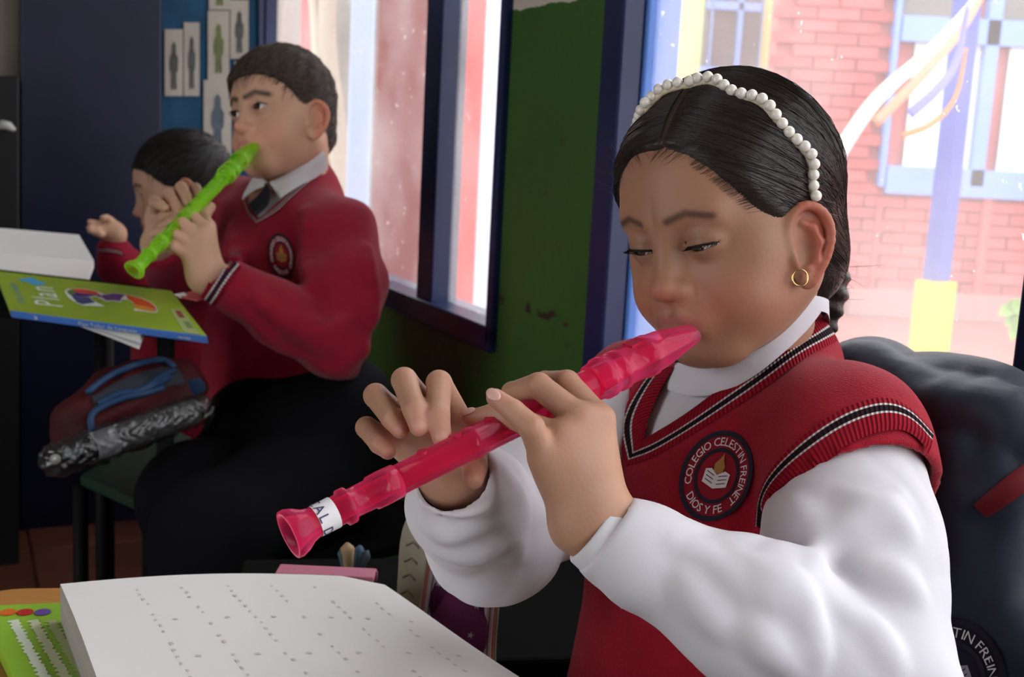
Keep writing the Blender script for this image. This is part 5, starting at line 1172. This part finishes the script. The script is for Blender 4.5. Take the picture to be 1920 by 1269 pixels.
def sneaker(c, long_, soln, sc, label):
    """c heel centre; long_ heel to toe; soln direction the sole faces"""
    z = unit(long_); n = unit(soln - z * np.dot(soln, z)); w = np.cross(z, n); L = .165 * sc; G = lambda a, b, h: c + z * (a * L) + w * (b * sc) - n * (h * sc)
    r = empty('sneaker', G(.0, 0, 0), label, 'shoe', 'purple sneakers')
    prof = [(.0, .019), (.03, .025), (.15, .029), (.35, .026), (.55, .029), (.75, .033), (.9, .028), (.97, .018), (1., .006)]
    aa = np.linspace(0, 1, 40); ww = np.interp(aa, *zip(*prof)); ww = np.convolve(np.pad(ww, 2, 'edge'), np.ones(5) / 5, 'valid'); ol = [(a_, w_) for a_, w_ in zip(aa, ww)] + [(a_, -w_) for a_, w_ in zip(aa[::-1], ww[::-1])]
    def plate(nm, h0, h1, k, m, par):
        n_ = len(ol); v = [G(.5 + (a_ - .5) * (1 + (k - 1) * .4), w_ * k, h) for h in (h0, h1) for a_, w_ in ol]; f = [tuple(range(n_)), tuple(range(2 * n_ - 1, n_ - 1, -1))] + [(i, n_ + i, n_ + (i + 1) % n_, (i + 1) % n_) for i in range(n_)]
        m2 = MB(); m2.add(v, f); return m2.build(nm, m, par, bevel=.0015)
    so = plate('sole', 0, .004, 1.0, M_sole, r); plate('sole_stripe', .0035, .007, 1.03, M_coral, r); plate('rim', .0065, .018, 1.06, M_fox, r); plate('rim_line', .0115, .013, 1.075, M_purple, r)
    for k in range(6): m2 = MB(); a_ = .2 + .11 * k; m2.tube([G(a_, -.014, -.0006), G(a_ + .03, 0, -.0006), G(a_, .014, -.0006)], .0011, 6); m2.build('tread_groove', mat('tread', (.26, .20, .17), rough=.8), so, True)
    up_ = S().u(chain([G(.14, 0, .026), G(.45, 0, .026), G(.82, 0, .022)], np.array([.027, .027, .026]) * sc, .02)).u(chain([G(.12, 0, .05), G(.42, 0, .046)], np.array([.024, .020]) * sc, .02), .02)
    up_.inter(lambda P_: -((P_ - G(0, 0, .012)) @ -n), .002).sub(chain([G(.12, 0, .085), G(.40, 0, .075)], np.array([.022, .016]) * sc, .01), .004)
    sdf_obj('upper', up_, *bounds([G(-.1, -.04, 0), G(1.1, .04, .09), G(-.1, .04, .09), G(1.1, -.04, 0)], .01), .0025, M_purple, r)
    m2 = MB(); m2.tube([G(.40 + .18 * t_, .022 * math.sin(t_ * 20), .052 - .012 * t_) for t_ in np.linspace(0, 1, 30)], .0022 * sc, 6); m2.build('laces', mat('laces', (.40, .36, .36), rough=.8), r, True)
    for k in range(9):
        p = snap(up_, np.array([G(.25 + .09 * (k % 7), (.027 if k % 2 else -.027), .020 + .007 * (k % 3))]), .0012)[0]; nn = grad(up_, p[None])[0]; t1 = unit(np.cross(nn, z)); t2 = np.cross(nn, t1); v = []
        for q in range(10): an = q * math.pi / 5; rr = (.0044 if q % 2 else .0016) * sc; v.append(p + t1 * rr * math.cos(an) + t2 * rr * math.sin(an))
        obj('flower_print', v, [tuple(range(10))], M_floy if k == 5 else M_flow, r, False)
    return r
sneaker(V(752, 1232, 1.06), cdir(.10, 1, -.12), cdir(-.82, .0, .57), .80, 'purple flowered sneaker standing on its heel, pale sole showing')
sneaker(V(912, 1290, 1.04), cdir(.05, 1, .0), cdir(.90, .0, -.35), .78, 'purple flowered sneaker nearer the girl, rim and upper showing')
pot = empty('brush_pot', onz(655, 1150, ZD), 'small pot of brushes and pencils in the shadow behind the desk', 'pot'); pc = V(655, 1115, 1.17); m_ = MB(); v, f = revolve((pc[0], pc[1], ZD), (pc[0], pc[1], ZD + .07), [(0, .001), (0, .026), (1, .030), (1, .027), (.1, .023)], 20); m_.add(v, f); m_.build('cup', M_dark, pot, True)
for x, y, c, r_ in ((640, 1028, (.10, .13, .16), .004), (651, 1018, (.42, .30, .16), .006), (664, 1030, (.25, .12, .10), .005), (676, 1022, (.06, .10, .16), .005), (690, 1032, (.07, .09, .13), .004), (658, 1046, (.45, .03, .02), .004)):
    m_ = MB(); t1 = V(x, y, 1.15 + RNG.random() * .04); m_.tube([pc - ZV * .0 + (t1 - pc) * .15, t1 - (t1 - pc) * .25, t1 - (t1 - pc) * .1, t1], [r_ * .7, r_, r_ * 1.2, r_ * .3], 8); m_.build('brush', mat('brush', c, rough=.5), pot, True)
# ------------------------------------------------------------------ chair of the girl with the jacket over its back
M_jack = mat('navy_jacket', (.017, .024, .042), rough=.55, spec=.35, sheen=.1, var=.15, vscale=7, bump=.15, bscale=120)
gs = gN - ZV * .52; seat_z = .37
ch = empty('chair', (gs[0], gs[1], 0), 'chair the girl sits on, hidden under a navy jacket', 'chair'); X1, X2 = gL * .19, gF * .18; sc0 = np.array([gs[0], gs[1], 0]) + gF * .06
slab('seat', [sc0 - X1 - X2, sc0 + X1 - X2, sc0 + X1 + X2, sc0 - X1 + X2], seat_z - .02, seat_z, M_wood, ch)
for sx in (-1, 1):
    for sy in (-1, 1): q = sc0 + X1 * sx * .9 + X2 * sy * .9; m_ = MB(); m_.tube([(q[0], q[1], 0), (q[0], q[1], seat_z - .02)], .011, 8); m_.build('leg', M_blackmetal, ch, True)
tp = [V(1560, 768, .995), V(1640, 756, .965), V(1730, 792, .925), V(1830, 812, .88), V(1950, 858, .83)]
m_ = MB(); m_.tube(spl([p - ZV * .05 for p in tp], 12), .012, 8); m_.build('back_rail', M_blackmetal, ch, True)
for p in (tp[0], tp[-1]):
    q = p - ZV * .05; m_ = MB(); m_.tube([q, (q[0], q[1], seat_z)], .011, 8); m_.build('back_post', M_blackmetal, ch, True)
jk = S(); tpd = spl(tp, 7)
for i in range(6):
    p, q = tpd[i], tpd[i + 1]
    for k in range(4): jk.u(rc(p - ZV * .14 * k + gL * .012 * k, q - ZV * .14 * k + gL * .012 * k, .026 + .004 * k), .05 if (i or k) else 0)
    jk.u(rc(p, p - ZV * .5 + gL * .04, .028, .04), .05)
jk0 = S(); jk0.ops = list(jk.ops)
for r in [[(1600, 665), (1640, 720), (1690, 790)], [(1700, 700), (1720, 760), (1780, 830)], [(1790, 705), (1770, 760), (1800, 850), (1880, 900)], [(1860, 715), (1830, 780), (1790, 860), (1770, 960)], [(1915, 740), (1880, 800), (1870, 860)], [(1900, 960), (1850, 1060), (1800, 1140)], [(1780, 900), (1800, 1000), (1770, 1120)], [(1918, 1000), (1890, 1100), (1880, 1200)], [(1640, 660), (1690, 690), (1750, 705)], [(1760, 860), (1830, 910), (1915, 905)]]:
    q = hit(jk0, spl(r, 7)); jk.u(chain(q - grad(jk0, q) * .003, [.004, .006, .0075, .008, .0075, .006, .004], .01), .016)
jk.disp(lambda P_: -.0075 * np.clip((P_[:, 2] - tp[2][2] + .30) * 4, .15, 1) * (np.abs(np.sin(P_ @ RT * 26 + P_ @ UP * 17 + 1.6 * np.sin(P_ @ UP * 21 + P_ @ FW * 16))) ** .8 - .5))
jk.disp(lambda P_: .0018 * np.sin(P_[:, 2] * 55 + 3 * np.sin(P_[:, 0] * 22 + P_[:, 1] * 18)) * np.sin(P_[:, 0] * 36 + P_[:, 1] * 30))
jo = sdf_obj('jacket', jk, *bounds([*tp, tp[0] - ZV * .5, tp[-1] - ZV * .52], .075), .0042, M_jack, None)
tag(jo, 'navy school jacket draped over the chair back behind the girl', 'jacket')
px_band('red_stripe', jk, [(1945, 852), (1900, 884), (1860, 915), (1826, 945)], [(1955, 895), (1915, 925), (1880, 950), (1852, 968)], mat('stripe_red', (.15, .008, .012), rough=.6), jo, 30, .001, .001)
badge(jk, (1786, 1266), (92, -32), (-36, -102), jo, mat('badge_navy', (.010, .010, .022), rough=.8), mat('thread_grey', (.28, .28, .33), rough=.8), .0016)
# ------------------------------------------------------------------ the boy's place: chair, tilted desk, books, pencil case
bs = bN - ZV * .52; cb = empty('chair', (bs[0], bs[1], 0), 'chair the boy in the red sweater sits on', 'chair'); sc1 = np.array([*V(590, 960, 1.84)[:2], 0]); X1, X2 = bL * .17, bF * .17; sz = .455
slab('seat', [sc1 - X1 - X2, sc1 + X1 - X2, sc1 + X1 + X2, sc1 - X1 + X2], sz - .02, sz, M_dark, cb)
for sx in (-1, 1):
    for sy in (-1, 1): q = sc1 + X1 * sx * .9 + X2 * sy * .9; m_ = MB(); m_.tube([(q[0], q[1], 0), (q[0], q[1], sz - .02)], .011, 8); m_.build('leg', M_blackmetal, cb, True)
# green book on a tilted desk top
bBR, bBL, bTR = V(388, 630, 1.50), V(19, 582, 1.62), V(321, 545, 1.66); bTL = bBL + bTR - bBR
ue, ve = bBR - bBL, bTL - bBL; un, vn = unit(ue), unit(ve); nn = np.cross(un, vn); nn = nn if nn[2] > 0 else -nn; bt_ = .016
tdk = empty('tablet_desk', (*(bBL + ue * .5)[:2], 0), 'dark tilted writing desk under the green textbook', 'desk')
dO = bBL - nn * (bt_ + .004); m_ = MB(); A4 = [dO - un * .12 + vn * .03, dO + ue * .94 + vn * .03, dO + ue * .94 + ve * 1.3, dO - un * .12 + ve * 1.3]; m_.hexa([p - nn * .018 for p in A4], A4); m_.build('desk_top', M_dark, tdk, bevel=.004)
for k, p in enumerate(((A4[0] + A4[3]) / 2, (A4[1] * .35 + A4[2] * .65))): m_ = MB(); m_.tube([p - nn * .018, (p[0], p[1], 0)], .013, 8); m_.build('leg', M_blackmetal, tdk, True)
def on_book(u, v, h=.0): return bBL + ue * u + ve * v + nn * h
gbk = empty('textbook', on_book(.5, 0, -bt_), 'green language textbook with a large colourful 3 and blue spine', 'book')
M_cov = mat('green_cover', (.30, .43, .030), rough=.3, spec=.45, var=.18, vscale=7); M_spine = mat('blue_spine', (.07, .19, .58), rough=.35)
m_ = MB(); c4 = [on_book(0, 0), on_book(1, 0), on_book(1, 1), on_book(0, 1)]; m_.hexa([p - nn * .0012 for p in c4], c4); cov = m_.build('front_cover', M_cov, gbk)
m_ = MB(); m_.hexa([on_book(.004, .012, -bt_ + .001), on_book(.996, .012, -bt_ + .001), on_book(.996, .985, -bt_ + .001), on_book(.004, .985, -bt_ + .001)], [on_book(.004, .012, -.0013), on_book(.996, .012, -.0013), on_book(.996, .985, -.0013), on_book(.004, .985, -.0013)]); m_.build('page_block', M_pedge, gbk)
m_ = MB(); m_.hexa([on_book(0, -.008, -bt_), on_book(1, -.008, -bt_), on_book(1, .012, -bt_), on_book(0, .012, -bt_)], [on_book(0, -.008, 0), on_book(1, -.008, 0), on_book(1, .012, 0), on_book(0, .012, 0)]); spn = m_.build('spine', M_spine, gbk, bevel=.001)
m_ = MB(); m_.hexa([on_book(0, 0, -bt_), on_book(1, 0, -bt_), on_book(1, 1, -bt_), on_book(0, 1, -bt_)], [on_book(0, 0, -bt_ + .0012), on_book(1, 0, -bt_ + .0012), on_book(1, 1, -bt_ + .0012), on_book(0, 1, -bt_ + .0012)]); m_.build('back_cover', M_cov, gbk)
Lu, Lv = np.linalg.norm(ue), np.linalg.norm(ve)
def bookpx(px, py): # pixel on the cover plane
    p = onp(px, py, bBL, nn); d_ = p - bBL; return np.linalg.lstsq(np.stack([ue, ve], 1), d_, rcond=None)[0]
def cover_poly(nm, pix, m, h): obj(nm, [on_book(*bookpx(*q), h) for q in pix], [tuple(range(len(pix)))], m, cov, False)
M_wt = mat('white_print', (.75, .76, .74), rough=.5); M_cy = mat('cyan_print', (.07, .40, .72), rough=.5); M_bl = mat('blue_print', (.10, .25, .50), rough=.5)
z3 = lambda x, y: (x / 4.8, 480 + y / 4.8)
# cover title set sideways, reading towards the far edge
tv, tf, tw = text2d('Plan'); A_ = bookpx(*z3(572, 468)); B_ = bookpx(*z3(468, 278)); up2 = (bookpx(*z3(300, 438)) - bookpx(*z3(572, 468))) * 1.35
obj('title_lettering', [on_book(*(A_ + (B_ - A_) * x / tw + up2 * y * 1.0), .0006) for x, y in tv], tf, M_wt, cov, False)
tv, tf, tw = text2d('Taller de Lenguaje'); A_ = bookpx(*z3(235, 430)); B_ = bookpx(*z3(130, 245)); up3 = up2 * .26
obj('subtitle_lettering', [on_book(*(A_ + (B_ - A_) * x / tw + up3 * y), .0006) for x, y in tv], tf, M_bl, cov, False)
cover_poly('arrow_print', [z3(*q) for q in ((170, 205), (235, 205), (262, 192), (310, 205), (345, 228), (410, 240), (395, 256), (330, 262), (290, 258), (250, 235), (195, 228))], M_cy, .0006)
# the large 3: white outline, coloured segments
def arc3(c, r0, r1, a0, a1, n=14): return [(c[0] + r * math.cos(a), c[1] + r * math.sin(a)) for r, s_ in ((r1, 1), (r0, -1)) for a in np.linspace(a0, a1, n)[::s_]]
# local frame of the 3: x along the book height, y along its width
def three(nm, poly, m, h):
    q = [bookpx(*z3(*p)) for p in poly]; obj(nm, [on_book(*p, h) for p in q], [tuple(range(len(q)))], m, cov, False)
o3 = [(580, 320), (600, 300), (640, 292), (760, 296), (860, 318), (950, 345), (1020, 332), (1130, 345), (1260, 375), (1340, 405), (1400, 450), (1420, 490), (1410, 515), (1300, 500), (1205, 492), (1215, 460), (1195, 420), (1150, 395), (1100, 390), (1092, 420), (1040, 408), (950, 410), (920, 390), (860, 366), (815, 372), (830, 395), (880, 425), (950, 455), (850, 452), (740, 445), (690, 425), (610, 370)]
three('numeral_outline', o3, M_wt, .0006)
for poly, c in (([(640, 297), (760, 301), (860, 322), (912, 352), (800, 345), (690, 330)], (.62, .05, .03)), ([(690, 332), (800, 347), (905, 355), (930, 384), (862, 360), (806, 368), (720, 372), (640, 356)], (.07, .03, .18)), ([(912, 352), (950, 350), (1020, 338), (1130, 350), (1090, 386), (1086, 412), (1040, 402), (955, 404), (930, 384)], (.14, .05, .22)), ([(1130, 350), (1260, 381), (1335, 410), (1395, 455), (1412, 490), (1330, 462), (1210, 440), (1195, 416), (1152, 390)], (.68, .09, .02)), ([(1210, 440), (1330, 464), (1410, 494), (1406, 508), (1300, 494), (1216, 476)], (.72, .30, .03)), ([(600, 318), (640, 300), (690, 330), (640, 354), (618, 345)], (.10, .22, .04)), ([(640, 358), (720, 374), (806, 372), (825, 398), (860, 422), (740, 438), (694, 420)], (.06, .07, .20))): three('numeral_colour', poly, mat('numeral_ink', c, rough=.4), .0011)
cover_poly('cover_label', [z3(*q) for q in ((1530, 475), (1640, 482), (1800, 705), (1660, 690))], mat('label_pale', (.42, .50, .20), rough=.5), .0006)
cover_poly('label_picture', [z3(*q) for q in ((1570, 492), (1625, 495), (1668, 560), (1618, 556))], mat('label_red', (.30, .08, .05), rough=.5), .0010); cover_poly('label_picture', [z3(*q) for q in ((1650, 590), (1700, 592), (1750, 655), (1690, 650))], mat('label_green', (.20, .30, .10), rough=.5), .0010)
so_, se_ = on_book(0, -.0085, -bt_ * .8), on_book(1, -.0085, -bt_ * .8); sf = unit(np.cross(un, nn)); sf = sf if np.dot(sf, vn) < 0 else -sf
def spine_text(s, u0, u1, m=M_wt):
    tv, tf, tw = text2d(s); P0 = on_book(u0, -.0085, -bt_ * .78) + sf * .0006; X = ue * (u1 - u0) / tw; obj('spine_lettering', [P0 + X * x + nn * y * bt_ * .75 for x, y in tv], tf, m, spn, False)
spine_text('3', .12, .15); spine_text('Plan Taller de Lenguaje', .36, .66); spine_text('norma', .86, .92)
# loose papers under the textbook, open book behind, small leaflet
pa = empty('paper_sheets', V(235, 640, 1.545), 'folded white papers sticking out below the green textbook', 'paper')
for k in range(3):
    q = [V(140, 604, 1.60), V(263 + 3 * k, 622 + 2 * k, 1.555), V(264 - 2 * k, 640 + 5 * k, 1.535), V(200, 620 + 3 * k, 1.57)]; m_ = MB(); m_.hexa([p - nn * (.0012 * k + .0032) for p in q], [p - nn * (.0012 * k + .0024) for p in q]); m_.build('sheet', M_page if k != 1 else mat('print_page', (.55, .56, .58), rough=.8), pa)
nb = empty('open_book', V(80, 520, 1.9), 'open white book lying on the far desk at the left', 'book')
for nm, q in (('left_page', [V(-60, 425, 2.06), V(10, 428, 2.04), V(148, 440, 1.99), V(176, 488, 1.93), V(60, 480, 1.96), V(-70, 475, 1.99)]), ('right_page', [V(-70, 468, 1.985), V(40, 474, 1.955), V(176, 488, 1.92), V(160, 530, 1.80), V(40, 522, 1.84), V(-70, 512, 1.87)])):
    m_ = MB(); n = len(q); m_.add([p - ZV * .012 for p in q] + list(q), [tuple(range(n)), tuple(range(2 * n - 1, n - 1, -1))] + [(i, n + i, n + (i + 1) % n, (i + 1) % n) for i in range(n)]); m_.build(nm, M_page, nb)
fd = empty('far_desk', (*V(60, 540, 1.95)[:2], 0), 'dark desk at the left carrying the open white book', 'desk'); q = [V(-90, 530, 1.86), V(190, 545, 1.80), V(200, 450, 2.05), V(-90, 430, 2.12)]; zt = min(p[2] for p in q) - .012; slab('desk_top', q, zt - .02, zt, M_dark, fd)
for p in (q[0], q[1], q[2]): m_ = MB(); m_.tube([(p[0], p[1], 0), (p[0], p[1], zt - .02)], .012, 8); m_.build('leg', M_blackmetal, fd, True)
lf = [V(328, 553, 1.64), V(362, 545, 1.64), V(395, 556, 1.62), V(370, 562, 1.61)]; m_ = MB(); m_.hexa([p - ZV * .002 for p in lf], lf); lo_ = m_.build('leaflet', mat('leaflet_red', (.55, .10, .10), rough=.5)); tag(lo_, 'small red and white leaflet lying beside the textbook', 'leaflet')
q = [V(326, 553, 1.639), V(345, 549, 1.639), V(352, 556, 1.632), V(338, 560, 1.63)]; obj('white_corner', [p + ZV * .001 for p in q], [(3, 2, 1, 0)], M_wt, lo_, False)
# low green seat with pencil case and wrapped recorder
zs = .52; gs4 = [onz(150, 890, zs), onz(282, 948, zs), onz(420, 850, zs), onz(300, 790, zs)]
gch = empty('green_seat', (*((gs4[0] + gs4[2]) / 2)[:2], 0), 'dark green seat with black legs in front of the boy', 'chair')
slab('seat', gs4, zs - .018, zs, mat('green_seat_paint', (.012, .035, .020), rough=.5), gch)
for p in gs4: m_ = MB(); m_.tube([(p[0], p[1], 0), (p[0], p[1], zs - .018)], .012, 8); m_.build('leg', M_blackmetal, gch, True)
for t_ in (.18, .24):
    m_ = MB(); m_.tube([(gs4[0][0], gs4[0][1], t_), (gs4[1][0], gs4[1][1], t_), (gs4[2][0], gs4[2][1], t_)], .006, 8); m_.build('book_rack_bar', M_blackmetal, gch, True)
def clear_plastic():
    m, t, b = newmat('clear_wrap'); N = t.nodes; L = t.links; tr = N.new('ShaderNodeBsdfTransparent'); mx = N.new('ShaderNodeMixShader'); mx.inputs[0].default_value = .45; b.inputs['Base Color'].default_value = (.03, .03, .032, 1); b.inputs['Roughness'].default_value = .06; b.inputs['Specular IOR Level'].default_value = .9; b.inputs['Coat Weight'].default_value = 1
    n = N.new('ShaderNodeTexNoise'); n.inputs['Scale'].default_value = 60; tc = N.new('ShaderNodeTexCoord'); L.new(tc.outputs['Object'], n.inputs[0]); bp = N.new('ShaderNodeBump'); bp.inputs['Strength'].default_value = 1; bp.inputs['Distance'].default_value = .01; L.new(n.outputs[0], bp.inputs['Height']); L.new(bp.outputs[0], b.inputs['Normal'])
    L.new(tr.outputs[0], mx.inputs[1]); L.new(b.outputs[0], mx.inputs[2]); L.new(mx.outputs[0], N['Material Output'].inputs[0]); return m
wA, wB = V(118, 858, 1.43), V(372, 768, 1.56); wr_ = empty('wrapped_recorder', (wA + wB) / 2, 'black recorder in a clear crinkled plastic sleeve lying on the pencil case', 'recorder')
wa, wb_ = wA + (wB - wA) * .0, wB
v, f = revolve(wA, wB, [(0, .001), (0, .017), (.05, .019), (.08, .015), (.15, .015), (.17, .017), (.22, .017), (.24, .014), (1, .013), (1, .001)], 20); obj('tube', v, f, mat('black_plastic', (.008, .008, .009), rough=.25), wr_)
v, f = revolve(wA, wB, [(.20, .0175), (.28, .0178), (.36, .0178)], 24); obj('paper_label', v, f, mat('label_grey', (.34, .34, .38), rough=.6, var=.2, vscale=60), wr_)
v, f = revolve(wA, wB, [(.36, .0175), (.6, .0178), (.97, .0170)], 24); obj('paper_insert', v, f, mat('insert_grey', (.10, .095, .10), rough=.6, var=.5, vscale=60), wr_)
sl_ = S().u(rc(wA - unit(wB - wA) * .006, wB, .0225, .0215)); sl_.disp(lambda P_: .0016 * np.sin(P_ @ unit(wB - wA) * 330 + 4 * np.sin(P_[:, 2] * 210)))
sdf_obj('plastic_sleeve', sl_, *bounds([wA, wB], .04), .003, clear_plastic(), wr_)
v, f = uvsphere(.0065, 12, 8); obj('white_stud', np.array(v) + wA - FW * .019 - RT * .002, f, M_wt, wr_)
pcs = S(); pts_ = [V(165, 800, 1.54), V(240, 762, 1.58), V(330, 725, 1.63)]
pcs.u(chain(pts_, [.046, .052, .042], .03)); pcs.disp(lambda P_: .003 * np.sin(P_[:, 0] * 90 + 3 * np.sin(P_[:, 2] * 60)))
pcase = sdf_obj('pencil_case', pcs, *bounds(pts_, .07), .005, mat('case_red', (.055, .005, .006), rough=.7, var=.5, vscale=14), None); tag(pcase, 'dark red and blue cloth pencil case with blue cords', 'pencil case')
px_band('blue_panel', pcs, [(172, 745), (230, 712), (300, 690), (335, 695)], [(180, 775), (245, 745), (310, 725), (345, 722)], mat('case_grey', (.03, .033, .045), rough=.7), pcase, 30, .002, .002)
M_cord = mat('blue_cord', (.020, .055, .13), rough=.5)
for cpx in ([(172, 820), (172, 785), (200, 765), (245, 745), (290, 722), (312, 712)], [(165, 742), (200, 715), (255, 690), (300, 682), (325, 695)], [(185, 760), (225, 742), (262, 735), (295, 712), (322, 700)], [(225, 752), (262, 742), (300, 728)]):
    q = hit(pcs, spl(cpx, 20), 1.2, 1.75); q = q + grad(pcs, q) * .006; m_ = MB(); m_.tube(q, .0045, 8); m_.build('cord', M_cord, pcase, True)
m_ = MB(); q = [V(345, 712, 1.60), V(375, 705, 1.60), V(386, 718, 1.60), V(352, 738, 1.60)]; m_.hexa([p - ZV * .012 for p in q], q); m_.build('zip_tab', M_cord, pcase, bevel=.003)
# skirt of the girl
sk = S().u(ell(gN - ZV * .455 + gF * .03, (.15, .15, .085))).u(rc(gN - ZV * .445 + gL * .06, gN - ZV * .46 + gL * .06 + gF * .26, .068, .062), .03).u(rc(gN - ZV * .445 - gL * .06, gN - ZV * .46 - gL * .06 + gF * .26, .068, .062), .03)
sdf_obj('skirt', sk, *bounds([gN - ZV * .45 + gL * .1, gN - ZV * .46 + gF * .28, gN - ZV * .45 - gL * .1, gN - ZV * .46 - gF * .06], .12), .008, mat('navy_skirt', (.014, .014, .022), rough=.85), girl)
lg = S()
for sx in (-1, 1): k_ = gN - ZV * .46 + gL * .06 * sx + gF * .27; lg.u(chain([k_, np.array([k_[0], k_[1], .08]), np.array([k_[0], k_[1], .05]) + gF * .10], [.045, .036, .034], .02))
sdf_obj('tights', lg, *bounds([gN - ZV * .46 + gF * .4 + gL * .1, gN - ZV * .46 + gF * .2 - gL * .1, np.array([*(gN + gF * .3)[:2], .04])], .07), .009, mat('navy_tights', (.012, .012, .02), rough=.9), girl)
